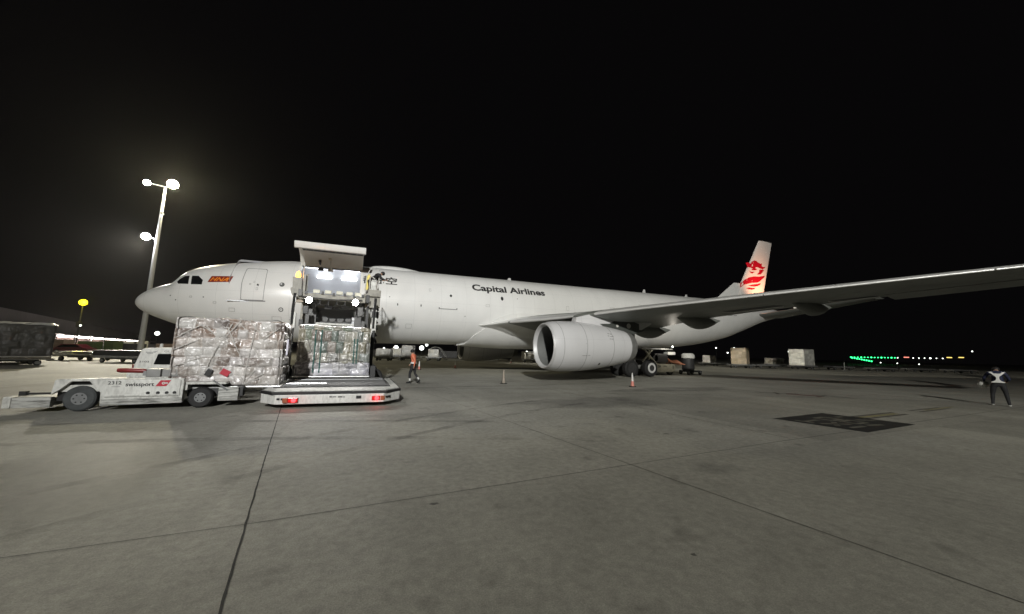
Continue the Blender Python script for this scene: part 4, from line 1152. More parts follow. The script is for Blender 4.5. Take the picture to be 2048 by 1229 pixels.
# pallet on the loader's front deck
pB = thing("wrapped_pallet", "squat pallet of dark olive sacks under shiny film, standing on the cargo loader's front deck", "pallet", (11.5, -11.2, .55), "wrapped pallets being loaded")
cB = load_mesh("sack_stack", 10.24, 12.82, -12.62, -9.8, .98 + .1, 2.55, 8, BAGS, M['wrapB'], pB, (.30, .44), .05, .03, .02)
cC = load_mesh("carton_stack", 10.22, 12.84, -12.66, -9.8, .64, 1.14, 9, LOWB, M['wrapA'], pB, (.6, .26), .05, .03, .0)
b = MB(); b.box((11.53, -11.2, .60), (2.7, 3.1, .05), bev=.015); b.build("pallet_base", M['alu'], pB)
FB = Front(cB, cC)
for x, za, zb_ in ((10.83, 2.4, .75), (11.04, 2.4, .75), (12.22, 2.1, 1.1), (12.33, 2.1, 1.1)):
    b = MB(); ribbon(b, lay(FB, (x, za), (x + .01, zb_)), .045); b.build("lashing_strap", M['greenstrap'], pB)
b = MB()
for p, q in (((10.3, 1.35), (11.0, 1.1)), ((10.4, 1.05), (11.2, 1.4)), ((10.3, 1.2), (10.7, 1.55)), ((11.1, 1.15), (12.0, 1.25)), ((11.7, 1.7), (11.75, .8)), ((11.2, 1.35), (12.6, 1.2)), ((12.3, 1.3), (12.75, 1.0)), ((10.5, 2.2), (10.75, 1.5)), ((11.0, 2.2), (11.3, 1.5))):
    ribbon(b, lay(FB, p, q), .022)
b.build("cargo_net", M['greystrap'], pB)

# ------------------------------------------------------------------ pallet transporter
tr = thing("pallet_transporter", "scraped white low pallet transporter numbered 2312 with a dusty big wheel", "transporter", (7.2, -14.6, 0))
YF, YB = -15.85, -13.2
b = MB()
b.prism([(5.62, .42), (5.66, .78), (5.80, .80), (6.38, .80), (6.48, .81), (8.12, .80), (8.12, .16), (6.52, .13), (6.50, .46), (6.42, .54), (6.27, .74), (5.94, .74), (5.74, .52)], 'y', YF, YF + .10, .008)
b.box((6.95, -14.6, .56), (2.45, 2.3, .16)); b.box((6.05, -14.5, .5), (.9, 2.2, .1))
b.box((7.6, -13.2, .5), (3.6, .1, .6)); b.box((8.55, -14.55, .66), (.95, 2.4, .06))
body = b.build("body", M['gsewhite'], tr)
b = MB(); b.use(M['gseclean']); b.prism([(6.58, .34), (6.58, .765), (8.06, .765), (8.06, .34)], 'y', YF - .02, YF - .004, .006)
pan = b.build("side_panel", M['gseclean'], body)
b = MB(); b.box((7.32, YF - .028, .375), (1.44, .02, .05), bev=.008); b.build("panel_rail", M['gsewhite'], pan)
b = MB(); b.prism([(6.53, .135), (6.53, .29), (8.10, .30), (8.14, .18)], 'y', YF - .016, YF - .004, .004); b.build("kick_plate", M['scratched'], body)
flat_text("fleet_number", "2312", (6.62, YF - .0225, .655), (1, 0, 0), (0, 0, 1), .26, .085, M['ink'], pan, .02)
b = MB(); b.box((6.78, YF - .022, .60), (.16, .003, .012)); b.build("small_print", M['greyink'], pan)
flat_text("operator_name", "swissport", (6.96, YF - .0225, .575), (1, 0, 0), (0, 0, 1), .56, .125, M['ink'], pan, .025)
b = MB(); b.use(M['redtag']).prism([(7.55, .60), (7.64, .755), (7.86, .76), (7.77, .60)], 'y', YF - .026, YF - .0215)
b.use(M['palewrap']).lathe([(-.004, .035), (-.002, .02)], (7.71, YF - .027, .68), 'y', 14, cap=False); b.prism([(7.66, .69), (7.80, .66), (7.79, .70)], 'y', YF - .0285, YF - .0265)
b.build("red_emblem", None, pan)
b = MB()
for x in (7.42, 7.62, 7.80, 7.96): b.lathe([(-.006, .04), (.006, .04)], (x, YF - .026, .43), 'y', 12)
b.build("handle_slot", M['ink'], pan)
b = MB(); b.box((5.28, YF + .06, .25), (.72, .12, .25), bev=.012); b.box((5.30, -14.6, .25), (.62, 2.2, .2)); bmp = b.build("bumper", M['scratched'], tr)
b = MB(); b.box((4.93, YF + .09, .26), (.14, .24, .27), bev=.03); b.build("bumper_end", M['gsewhite'], bmp)
b = MB(); b.box((5.36, YF + .12, .45), (.5, .08, .05), bev=.01); b.use(M['black']).box((5.12, YF + .1, .46), (.12, .1, .1)); b.build("step_rail", M['gsewhite'], tr)
b = MB(); b.box((5.45, -14.7, .6), (.4, .3, .02), Matrix.Rotation(-.5, 3, 'Y')); b.box((6.1, YF + .62, .5), (.9, .9, .5)); b.build("wheel_well", M['black'], tr)
for (x, r_, m_) in ((6.12, .315, M['greyrub']), (8.50, .28, M['rubber'])):
    for y in (YF + .13, YB - .15):
        b = MB(); wheel(b, (x, y, r_), r_, .22, m_, M['rim'], rf=.46); 
        b.use(M['ink'])
        for k in range(6):
            q = 2 * PI * k / 6; b.lathe([(-.115, .018), (-.095, .018)], (x + r_ * .31 * math.cos(q), y, r_ + r_ * .31 * math.sin(q)), 'y', 8)
        b.build("wheel", None, tr, smooth=True)
b = MB(); b.box((9.12, YF + .14, .36), (.46, .26, .36), bev=.015); b.build("end_box", M['scratched'], tr)
b = MB(); b.box((9.36, YF + .2, .42), (.16, .2, .28), bev=.02); b.box((8.55, -14.5, .42), (.9, 2.0, .3)); b.build("end_bracket", M['dksteel'], tr)
b = MB(); b.tube([(8.75, YF + .02, .74), (9.1, YF + .02, .46)], .025, 6); b.build("brace", M['bright'], tr)
b = MB(); b.tube([(6.46, -15.2, .98), (6.52, -15.2, .98), (7.0, -15.2, .96), (7.06, -15.2, .96)], [.045, .062, .062, .045], 12); b.tube([(6.76, -15.2, 1.04), (6.76, -15.2, 1.14)], .018, 6); b.build("pressure_cylinder", M['redpaint'], tr, smooth=True)
b = MB(); b.box((7.30, -15.25, .92), (.30, .4, .22), bev=.015); b.box((7.66, -15.2, .92), (.40, .4, .20), bev=.015); b.build("control_box", M['steel'], tr)
b = MB(); b.box((7.10, -15.2, .9), (.10, .3, .12)); b.build("valve_block", M['greyink'], tr)

# ------------------------------------------------------------------ main deck cargo loader
ld = thing("cargo_loader", "white twin post cargo loader with red tail lights, raised to the open cargo door", "cargo loader", (11.9, -10, 0))
b = MB()
b.prism([(10.38, -16.62), (13.2, -16.70), (13.72, -16.1), (13.72, -12.2), (9.95, -12.2), (9.95, -16.1)], 'z', .13, .385, .02)
base = b.build("front_bumper", M['gseclean'], ld)
b = MB(); b.prism([(10.30, -16.58), (13.27, -16.66), (13.75, -16.05), (13.75, -12.2), (9.92, -12.2), (9.92, -16.05)], 'z', .385, .465); b.build("rubber_strip", M['black'], base)
b = MB(); b.prism([(10.34, -16.5), (13.25, -16.58), (13.69, -16.0), (13.69, -12.2), (9.98, -12.2), (9.98, -16.0)], 'z', .465, .49)
dk = b.build("front_deck", M['gsewhite'], ld)
b = MB()
b.box((11.8, -14.0, .505), (3.3, 3.3, .03))
b.build("roller_bed", M['dksteel'], dk)
for i in range(9):
    y = -15.5 + i * .36
    b = MB(); b.tube([(10.35 if i != 1 else 10.35, y, .53), (13.35, y, .53)], .035, 8); b.build("roller", M['bright'] if i == 6 else M['midsteel'], dk)
b = MB(); b.box((10.95, -15.0, .545), (1.15, .18, .06), bev=.02); b.build("side_guide", M['bright'], dk)
for x in (13.05, 13.2, 13.35): 
    b = MB(); b.box((x, -15.95, .489), (.03, .5, .008), Matrix.Rotation(.35, 3, 'Z')); b.build("deck_stripe", M['palewrap'], dk)
for x, s in ((10.82, -1), (12.98, 1)):
    b = MB(); b.box((x, -16.665 - .02, .25), (.24, .05, .13), bev=.01); tl = b.build("tail_light", M['lens'], base)
    b = MB(); b.lathe([(-.03, .04), (-.02, .062), (.01, .062)], (x + .02, -16.71, .25), 'y', 16); b.build("tail_lamp", M['l_red'], tl)
    b = MB(); b.box((x + s * .19, -16.67 - .015, .25), (.12, .04, .14), bev=.01); b.build("reflector", M['amberlens'], base)
    l = bpy.data.lights.new("tail_glow", 'POINT'); l.energy = 1.2; l.color = (1, .04, .05); l.shadow_soft_size = .06
    o = bpy.data.objects.new("tail_glow", l); C.objects.link(o); o.location = (x, -16.82, .25)
b = MB()
for x, y in ((10.56, -16.64), (10.46, -16.63)): b.box((x, y - .005, .28), (.07, .04, .05), bev=.01)
for x, y in ((13.29, -16.63), (13.37, -16.55)): b.box((x, y - .005, .28), (.07, .05, .05), Matrix.Rotation(.75, 3, 'Z'), .01)
b.box((12.5, -16.69, .29), (.14, .03, .08), bev=.01)
for i, (x, w) in enumerate(((11.75, .06), (11.85, .10), (12.0, .12), (12.1, .06))): b.box((x, -16.668, .315 - .004 * i), (w, .006, .03 - .01 * (i % 2)))
b.build("bumper_slot", M['ink'], base)
b = MB(); b.box((11.6, -8.0, .75), (3.0, 8.6, .5)); b.box((11.6, -4.6, 1.2), (2.6, 1.6, .7)); b.build("chassis", M['dksteel'], ld)
for x in (10.0, 13.1):
    for y in (-5.2, -10.6):
        b = MB(); wheel(b, (x, y, .42), .42, .3, M['rubber'], M['rim']); b.build("wheel", None, ld, smooth=True)
# guide posts
for x, y, s in ((9.78, -11.2, -1), (12.92, -11.4, 1)):
    b = MB(); b.box((x, y, 1.7), (.15, .2, 2.5), bev=.01); b.box((x + s * .03, y, .72), (.30, .34, .5), bev=.02)
    b.tube([(x, y - .1, 2.6), (x, y - .12, 3.3), (x + .02, y - .1, 3.95)], .06, 8)
    b.tube([(x + s * .03, y - .12, 2.5), (x + s * .05, y - .2, 2.3), (x + s * .03, y - .16, 1.7)], .06, 8)
    ps = b.build("guide_post", M['black'], ld)
    b = MB(); b.box((x + (.03 if s < 0 else .02), y - .03, 2.82 if s < 0 else 2.75), (.19, .2, .66), bev=.015)
    if s > 0: b.box((x - .085, y - .08, 1.7), (.07, .07, 2.2))
    b.build("post_sleeve", M['gseclean'], ps)
# raised main platform
b = MB(); b.box((11.15, -8.0, 3.97), (2.7, 5.9, .14)); b.box((11.15, -10.9, 3.9), (2.75, .16, .26), bev=.02)
mp_ = b.build("main_platform", M['beige'], ld)
b = MB()
for i, x in enumerate((10.55, 11.0, 11.45, 11.85, 12.2)): b.box((x, -11.02, 4.13), (.26, .12, .15), bev=.02)
b.build("pallet_stop", M['cream'], mp_)
b = MB()
for i, x in enumerate((10.15, 10.78, 11.22, 11.66, 12.05, 12.4)): b.box((x, -11.0, 4.05 + .03 * (i % 2)), (.1, .12, .12))
b.tube([(10.0, -11.05, 3.86), (11.2, -11.1, 3.80), (12.4, -11.05, 3.88)], .03, 6); b.build("hydraulic_pipe", M['dksteel'], mp_)
b = MB(); b.box((10.9, -4.7, 4.42), (3.5, 3.0, .14)); b.box((10.9, -6.1, 4.3), (3.6, .2, .34)); b.build("bridge", M['beige'], ld)
for x in (9.2, 12.6):
    b = MB()
    for y in (-3.4, -4.6, -5.8): b.tube([(x, y, 4.45), (x, y, 5.45)], .03, 6)
    for z in (4.95, 5.45): b.tube([(x, -3.4, z), (x, -5.8, z)], .03, 6)
    b.build("bridge_rail", M['gsewhite'], ld)
# scissor lift under the platform
b = MB()
for x in (10.18, 12.2):
    b.tube([(x, -10.4, 1.0), (x, -5.6, 3.85)], .14, 6); b.tube([(x + .2, -5.6, 1.0), (x + .2, -10.4, 3.85)], .14, 6)
    b.box((x + .12, -9.9, 2.6), (.42, .3, 2.5))
b.build("scissor_arm", M['midsteel'], ld)
b = MB(); b.box((11.25, -9.95, 2.8), (1.75, .12, .10), bev=.02); b.build("cross_tube", M['gsewhite'], ld)
b = MB(); b.box((11.3, -9.0, 3.15), (1.5, .6, .75), bev=.03); b.box((11.25, -9.6, 3.52), (2.2, .1, .08)); b.build("rear_panel", M['midsteel'], ld)
b = MB(); b.box((10.45, -9.4, 3.0), (.25, .3, .4), bev=.03); b.box((12.1, -9.4, 2.95), (.25, .3, .5), bev=.03); b.use(M['bright']).box((11.2, -9.35, 3.62), (.42, .05, .12)); b.build("hydraulic_unit", M['dksteel'], ld)
# work lights
for x, y, z in ((10.30, -11.12, 3.72), (12.12, -11.12, 3.74)):
    b = MB(); b.lathe([(0, .13), (.16, .09)], (x, y, z), 'y', 18); b.box((x, y + .1, z + .13), (.04, .06, .14)); wl = b.build("work_light", M['dksteel'], ld)
    b = MB(); b.lathe([(-.04, .03), (-.02, .11), (.0, .125)], (x, y - .002, z), 'y', 18); b.build("work_light_lens", M['l_flood'], wl)
    spot((x, y - .12, z), (x, y - 12, -1.0), 380.0, (1, .97, .93), 130, 1.0, .1, "work_light_beam")
for i, (x, y, z, w, d, h) in enumerate(((10.2, -11.0, 3.3, .2, .2, .34), (12.35, -11.0, 3.35, .22, .2, .4), (10.05, -10.8, 2.75, .16, .2, .3), (12.5, -10.8, 2.8, .16, .2, .3), (11.0, -10.2, 3.55, .3, .2, .16), (11.7, -10.2, 3.58, .4, .2, .14), (12.62, -11.05, 3.95, .16, .2, .36), (9.95, -11.05, 4.02, .14, .2, .3))):
    b = MB(); b.box((x, y, z), (w, d, h), bev=.015); b.build("bracket", M['midsteel'] if i % 2 else M['dksteel'], ld)
for i in range(6):
    b = MB(); x = 10.35 + .33 * i; b.tube([(x, -10.95, 3.82), (x + .05, -11.0, 3.6 - .05 * (i % 3)), (x + .28, -10.98, 3.52 + .04 * (i % 2)), (x + .4, -10.95, 3.8)], .022, 6); b.build("hydraulic_hose", M['black'], ld)
for x in (9.68, 12.78):
    b = MB()
    for k in range(7): b.tube([(x, -11.3, .9 + .32 * k), (x + .22, -11.3, .9 + .32 * k)], .014, 5)
    b.build("step_rungs", M['steel'], ld)
# left hinge arm with beacon
b = MB()
b.prism([(9.33, 4.98), (9.72, 4.98), (9.74, 4.35), (9.95, 4.05), (9.95, 3.92), (9.7, 3.98), (9.5, 3.95), (9.32, 4.2), (9.28, 4.45), (9.36, 4.5)], 'y', -9.3, -8.9, .02)
b.box((9.82, -9.1, 4.65), (.1, .3, 1.0)); b.tube([(9.95, -9.4, 3.9), (10.1, -9.6, 3.3)], .1, 6); b.box((10.0, -9.7, 3.2), (.28, .3, 1.1))
b.build("hinge_arm", M['beige'], ld)
b = MB(); b.lathe([(0, .10), (.05, .11), (.22, .09), (.3, .02)], (9.52, -9.1, 5.0), 'z', 14); b.build("amber_beacon", M['l_beacon'], ld)
l = bpy.data.lights.new("beacon_glow", 'POINT'); l.energy = 70; l.color = (1, .45, .08); l.shadow_soft_size = .1
o = bpy.data.objects.new("beacon_glow", l); C.objects.link(o); o.location = (9.5, -8.8, 5.2)
b = MB(); b.tube([(9.72, -9.0, 5.0), (9.72, -9.0, 5.75)], .022, 6); b.tube([(9.9, -9.0, 4.3), (9.9, -9.0, 5.2)], .03, 6); b.build("whip_mast", M['gsewhite'], ld)
# right catwalk with the driver's stand
b = MB(); b.box((12.78, -7.6, 4.34), (.7, 4.2, .1)); b.box((12.92, -9.6, 4.42), (.60, .5, .34), bev=.03); b.box((12.95, -9.7, 3.95), (.5, .4, .5), bev=.03); b.box((12.9, -10.4, 3.75), (.35, .9, .3)); cw = b.build("catwalk", M['beige'], ld)
b = MB(); b.box((12.86, -9.62, 4.80), (.26, .22, .5), bev=.03); b.use(M['gsewhite']).box((12.86, -9.7, 5.07), (.18, .16, .05)); b.build("control_stand", M['steel'], cw)
b = MB(); b.prism([(12.46, 4.75), (12.62, 4.75), (12.72, 5.35), (12.66, 5.62), (12.55, 5.5), (12.5, 5.1)], 'y', -8.6, -8.5, .01); b.build("safety_pad", M['yellow'], cw)
b = MB()
for y in (-8.9, -6.8, -5.7):
    b.tube([(13.12, y, 4.38), (13.12, y, 5.4)], .022, 6)
b.tube([(13.12, -8.9, 5.4), (13.12, -5.7, 5.4)], .022, 6); b.tube([(13.12, -8.9, 4.9), (13.12, -5.7, 4.9)], .02, 6)
for x in (12.5, 12.68): b.tube([(x, -9.6, 4.2), (x, -9.6, 5.25)], .025, 6)
b.tube([(12.5, -9.6, 5.25), (12.68, -9.6, 5.7), (13.1, -9.7, 5.62)], .025, 6); b.build("catwalk_rail", M['gsewhite'], cw)
b = MB()
for i in range(6): b.tube([(13.0 + .05 * (i % 2), -10.6 + .03 * i, 3.7 - .3 * i), (13.12, -10.55, 3.5 - .3 * i)], .05, 6)
b.box((13.0, -10.5, 3.3), (.3, .4, .3), bev=.02); b.box((12.65, -10.3, 3.2), (.12, .3, 1.0)); b.build("hose_bundle", M['dksteel'], ld)

# ------------------------------------------------------------------ tow tractor behind the transporter
TGX = -.42
tg = thing("tow_tractor", "white tow tractor cab with a black side window and GL over it, behind the transporter", "tow tractor", (6.2, -11.2, 0))
b = MB(); b.prism([(5.76, .35), (5.78, .95), (5.92, 1.50), (6.0, 1.56), (6.9, 1.60), (7.1, 1.58), (7.1, .35)], 'y', -11.9, -10.5, .03); cb_ = b.build("cab", M['gseclean'], tg)
b = MB(); b.prism([(6.30, 1.00), (6.38, 1.36), (7.0, 1.38), (7.0, 1.06), (6.88, .99)], 'y', -11.925, -11.89, .006); b.build("side_window", M['glassblk'], cb_)
flat_text("cab_lettering", "GL", (6.53, -11.903, 1.42), (1, 0, 0), (0, 0, 1), .17, .075, M['greyink'], cb_, .0)
flat_text("fleet_number", "2102", (5.90, -11.903, 1.06), (1, 0, 0), (0, 0, 1), .27, .055, M['ink'], cb_, .015)
b = MB(); b.box((6.14, -11.903, 1.41), (.2, .004, .022)); b.box((6.16, -11.903, 1.37), (.16, .004, .018)); b.prism([(6.22, 1.43), (6.28, 1.40), (6.36, 1.47), (6.28, 1.44)], 'y', -11.906, -11.9); b.build("cab_stripe", M['greyink'], cb_)
b = MB(); b.box((7.9, -11.2, .55), (2.0, 1.5, .5), bev=.04); b.build("bonnet", M['gsewhite'], tg)
b = MB(); b.lathe([(0, .05), (.12, .05), (.14, .02)], (6.2, -11.3, 1.58), 'z', 10); b.build("roof_lamp", M['gsewhite'], tg)
for x in (6.25, 8.3):
    for y in (-11.85, -10.55): b = MB(); wheel(b, (x, y, .34), .34, .24, M['rubber'], M['rim']); b.build("wheel", None, tg, smooth=True)

tg.location.x += TGX
# ------------------------------------------------------------------ people
FING = ((-.030, .075, .0095), (-.010, .088, .010), (.010, .082, .0095), (.029, .066, .0085))
def person(label, base, rz, J, look, extra=None, group=None, scale=1.0):
    """J: joint positions (local: x right-of-figure... y forward, z up); one continuous skin with a material per region"""
    t = thing("person", label, "person", base, group)
    t.rotation_euler = (0, 0, rz)
    V, E, Rd, reg = [], [], [], []
    def add(p, r_, g, par=None):
        V.append(Vector(p)); Rd.append(r_); reg.append(g)
        if par is not None: E.append((par, len(V) - 1))
        return len(V) - 1
    L_ = lambda a, c, t_: Vector(a).lerp(Vector(c), t_)
    pel = add(J['pelvis'], .15, 'leg')
    w_ = add(L_(J['pelvis'], J['chest'], .45), .145, 'top', pel)
    ch = add(J['chest'], .165, 'top', w_)
    nb = add(L_(J['chest'], J['neck'], .7), .115, 'top', ch)
    nk = add(J['neck'], .058, 'skin', nb)
    hd0 = add(L_(J['neck'], J['head'], .5), .072, 'skin', nk)
    hd1 = add(J['head'], .098, 'skin', hd0)
    hd2 = add(Vector(J['head']) + (Vector(J['head']) - Vector(J['neck'])).normalized() * .075, .082, 'hair', hd1)
    for s in ('l', 'r'):
        sh = add(J['sh_' + s], .082, 'top', nb)
        m1 = add(L_(J['sh_' + s], J['el_' + s], .5), .064, 'top', sh)
        el = add(J['el_' + s], .052, 'top', m1)
        m2 = add(L_(J['el_' + s], J['ha_' + s], .55), .044, 'top', el)
        wr = add(L_(J['el_' + s], J['ha_' + s], .92), .032, 'top', m2)
        d = (Vector(J['ha_' + s]) - Vector(J['el_' + s])).normalized()
        pm = add(Vector(J['ha_' + s]) + d * .05, .038, 'skin', wr)
        sx = d.cross(Vector((0, 1, 0.2))); sx = sx.normalized() if sx.length > .1 else Vector((1, 0, 0)); ny = d.cross(sx)
        kn = add(Vector(J['ha_' + s]) + d * .09, .036, 'skin', pm)
        for fx, fl_, fr in FING:
            a = add(V[kn] + sx * fx + d * fl_ * .5, fr, 'skin', kn); add(V[a] + d * fl_ * .45 + ny * fl_ * .3, fr * .85, 'skin', a)
        a = add(V[pm] + sx * .045 + d * .02, .012, 'skin', pm); add(V[a] + sx * .012 + d * .045 + ny * .01, .010, 'skin', a)
        hp = add(J['hip_' + s], .108, 'leg', pel)
        th = add(L_(J['hip_' + s], J['kn_' + s], .5), .090, 'leg', hp)
        kk = add(J['kn_' + s], .068, 'leg', th)
        cf = add(L_(J['kn_' + s], J['an_' + s], .4), .064, 'leg', kk)
        c2 = add(L_(J['kn_' + s], J['an_' + s], .78), .052, 'cuff', cf)
        an = add(J['an_' + s], .046, 'leg', c2)
        fd = Vector(J.get('toe_' + s, Vector(J['an_' + s]) + Vector((0, .19, -.06))))
        he = add(Vector(J['an_' + s]) + Vector((0, -.01, -.045)), .045, 'shoe', an)
        bl = add(L_(V[he], fd, .6), .045, 'shoe', he); add(fd, .032, 'shoe', bl)
    me = bpy.data.meshes.new("body"); me.from_pydata([v * scale for v in V], E, []); ob = bpy.data.objects.new("body", me); C.objects.link(ob)
    sk = ob.modifiers.new("Skin", 'SKIN'); sk.use_smooth_shade = True
    for i, sv in enumerate(me.skin_vertices[0].data):
        sv.radius = (Rd[i] * scale * (1.0 if i not in (ch, w_, pel) else 1.12), Rd[i] * scale * (1.0 if i not in (ch, w_, pel) else .82)); sv.use_root = (i == pel)
    ss = ob.modifiers.new("Sub", 'SUBSURF'); ss.levels = 1; ss.render_levels = 1
    dg = bpy.context.evaluated_depsgraph_get(); dg.update()
    m2_ = bpy.data.meshes.new_from_object(ob.evaluated_get(dg))
    bpy.data.objects.remove(ob); bpy.data.meshes.remove(me)
    m2_.name = "body"
    names = list(look.keys())
    m2_.materials.clear()
    for k_ in names: m2_.materials.append(look[k_])
    for p in m2_.polygons:
        c = Vector(p.center); best, bi = 1e9, 0
        for a_, b_ in E:
            A_, B_ = V[a_] * scale, V[b_] * scale; ab = B_ - A_; u = max(0, min(1, (c - A_).dot(ab) / max(1e-9, ab.length_squared)))
            dd = (c - (A_ + ab * u)).length - (Rd[a_] * (1 - u) + Rd[b_] * u) * scale
            if dd < best: best, bi = dd, (b_ if u > .5 else a_)
        p.material_index = names.index(reg[bi]); p.use_smooth = True
    body_ = bpy.data.objects.new("body", m2_); C.objects.link(body_); body_.parent = t
    h = Vector(J['head']) * scale; up = (Vector(J['head']) - Vector(J['neck'])).normalized()
    return t, body_, h, up

def local_part(t, b, name, m): 
    o = b.build(name, m, t, smooth=True, origin=(0, 0, 0)); return o

def hairdo(t, h, up, m, s=1.0):
    b = MB(); b.ball(h + up * .045 + Vector((0, -.022, 0)), .112 * s, 10, (1, 1, .95)); local_part(t, b, "hair", m)
def face(t, h, fwd, m):
    b = MB(); f_ = Vector(fwd).normalized(); b.ball(h + f_ * .105 + Vector((0, 0, -.01)), .018, 6); b.ball(h + f_ * .094 + Vector((.03, 0, .018)), .009, 6); b.ball(h + f_ * .094 + Vector((-.03, 0, .018)), .009, 6); local_part(t, b, "face_features", m)

# loader walking on the apron
J = dict(pelvis=(0, 0, .93), chest=(0, .04, 1.28), neck=(0, .07, 1.47), head=(0, .12, 1.60),
         sh_l=(-.19, .03, 1.41), el_l=(-.25, -.14, 1.16), ha_l=(-.22, -.10, .92), sh_r=(.19, .05, 1.41), el_r=(.25, .02, 1.13), ha_r=(.2, .22, .98),
         hip_l=(-.10, 0, .90), kn_l=(-.11, .16, .50), an_l=(-.11, .13, .09), toe_l=(-.12, .33, .035),
         hip_r=(.10, 0, .90), kn_r=(.11, -.03, .50), an_r=(.11, -.30, .16), toe_r=(.12, -.14, .035))
t, bd, h, up = person("person in an orange hooded jacket and dark trousers walking past the cargo loader", (15.1, -9.2, 0), R(62), J,
                      dict(top=M['vest'], leg=M['trouser'], cuff=M['reflect'], skin=M['skin'], hair=M['hair'], shoe=M['shoe']), scale=1.0)
hairdo(t, h, up, M['hair']); face(t, h, (0, 1, 0), M['skin'])
b = MB(); b.lathe([(-.04, .16), (.04, .155)], (0, .03, 1.04), 'z', 18, cap=False); local_part(t, b, "jacket_band", M['reflect'])

# worker leaning on the driver's stand
J = dict(pelvis=(0, -.05, .86), chest=(.03, .22, 1.10), neck=(.06, .40, 1.22), head=(.07, .52, 1.28),
         sh_l=(-.17, .26, 1.20), el_l=(-.24, .42, .98), ha_l=(-.16, .62, .98), sh_r=(.21, .26, 1.18), el_r=(.28, .42, .95), ha_r=(.22, .64, .95),
         hip_l=(-.11, -.05, .83), kn_l=(-.20, .0, .46), an_l=(-.26, -.16, .09), toe_l=(-.28, .04, .035),
         hip_r=(.11, -.05, .83), kn_r=(.17, .12, .47), an_r=(.18, .05, .09), toe_r=(.2, .25, .035))
t, bd, h, up = person("person in dark clothes bending over the driver's stand high on the cargo loader", (12.78, -8.75, 4.40), R(-66), J,
                      dict(top=M['trouser'], leg=M['greycloth'], cuff=M['greycloth'], skin=M['skin'], hair=M['hair'], shoe=M['shoe']))
hairdo(t, h, up, M['hair']); face(t, h, (0, .8, -.5), M['skin'])
b = MB(); b.box((0, .0, .96), (.36, .2, .05), Matrix.Rotation(-.6, 3, 'X'), .015); local_part(t, b, "shirt_hem", M['palewrap'])

# man at the right seen from behind
J = dict(pelvis=(0, 0, .88), chest=(0, .09, 1.20), neck=(0, .17, 1.38), head=(0, .27, 1.46),
         sh_l=(-.20, .10, 1.34), el_l=(-.34, .16, 1.10), ha_l=(-.34, .36, .98), sh_r=(.20, .10, 1.34), el_r=(.30, .12, 1.08), ha_r=(.24, .34, 1.0),
         hip_l=(-.11, 0, .86), kn_l=(-.17, .06, .47), an_l=(-.20, -.03, .08), toe_l=(-.22, .18, .035),
         hip_r=(.11, 0, .86), kn_r=(.17, .04, .47), an_r=(.20, -.12, .08), toe_r=(.23, .08, .035))
rb = R(-74)
t, bd, h, up = person("person in dark navy clothes with white back braces and white shoes at far right", (36.99, -22.54, 0), rb, J,
                      dict(top=M['navy'], leg=M['trouser'], cuff=M['trouser'], skin=M['skin'], hair=M['hair'], shoe=M['whiteshoe']))
hairdo(t, h, up, M['hair'])
b = MB()    # hourglass back panel of the braces
HWZ = [(.94, .18), (.965, .18), (1.01, .085), (1.06, .05), (1.10, .04), (1.15, .04), (1.19, .05), (1.24, .10), (1.29, .145), (1.34, .18), (1.38, .21)]
def backy(x, z): return -.185 + .20 * max(0, z - 1.0) + .5 * x * x
tb = bmesh.new(); g_ = []
for i in range(23):
    z = .94 + .02 * i; w_ = float(np.interp(z, [a[0] for a in HWZ], [a[1] for a in HWZ])); notch = max(0.0, z - 1.31)
    g_.append([tb.verts.new((w_ * k / 5, backy(w_ * k / 5, z), z - (notch * .9 if abs(k) < 3 else 0))) for k in range(-5, 6)])
for a_, c_ in zip(g_[:-1], g_[1:]):
    for k in range(10): tb.faces.new((a_[k], a_[k + 1], c_[k + 1], c_[k]))
ex = bmesh.ops.extrude_face_region(tb, geom=tb.faces[:])
for v in ex['geom']:
    if isinstance(v, bmesh.types.BMVert): v.co.y += .02
b._merge(tb); local_part(t, b, "back_brace", M['reflect'])
bag = MB(); pw = Matrix.Rotation(rb, 3, 'Z') @ Vector((-.36, .42, 0)) + Vector((36.99, -22.54, 0))
prof = [(-.16, .03), (-.13, .12), (-.04, .17), (.06, .15), (.12, .06), (.15, .02)]
bag.lathe(prof, (pw.x, pw.y, .84), 'z', 14)
for v in bag.bm.verts: v.co += Vector((.05, .03, .02)) * noise.noise(v.co * 6)
tag(bag.build("plastic_bag", M['palewrap'], smooth=True), "pale crumpled plastic bag held in the left hand of the person in navy clothes", "bag")

# ------------------------------------------------------------------ traffic cones
def cone():
    t = thing("traffic_cone", "pink and white traffic cone standing nearest, in front of the landing gear", "traffic cone", (0, 0, 0), "traffic cones round the aeroplane")
    b = MB(); b.box((0, 0, .02), (.27, .27, .04), bev=.01); b.build("base", M['rubber'], t)
    b = MB(); b.lathe([(.04, .095), (.30, .072)], (0, 0, 0), 'z', 18, cap=False); b.build("lower_cone", M['coneor'], t, smooth=True)
    b = MB(); b.lathe([(.30, .072), (.52, .05)], (0, 0, 0), 'z', 18, cap=False); b.build("white_band", M['conewh'], t, smooth=True)
    b = MB(); b.lathe([(.52, .05), (.72, .028), (.75, .022)], (0, 0, 0), 'z', 18); b.build("cone_tip", M['conewh'], t, smooth=True)
    return t
c0 = cone(); spots_ = [(26.27, -12.84, "pink and white traffic cone standing nearest, in front of the landing gear"), (19.78, -10.12, "lone traffic cone on open concrete between the orange jacketed person and the engine"),
                    (17.38, 3.65, "far traffic cone just right of the person in the orange jacket"), (21.33, 6.56, "far traffic cone beneath the belly, left of the near engine")]
for i, (x, y, lb) in enumerate(spots_):
    o = c0 if i == 0 else copy_tree(c0)
    place(o, (x, y, 0), .3 * i); o['label'] = lb
    if i == 1:
        for ch in o.children:
            if not ch.name.startswith("base"): ch.data = ch.data.copy(); ch.data.materials[0] = M['palecone']
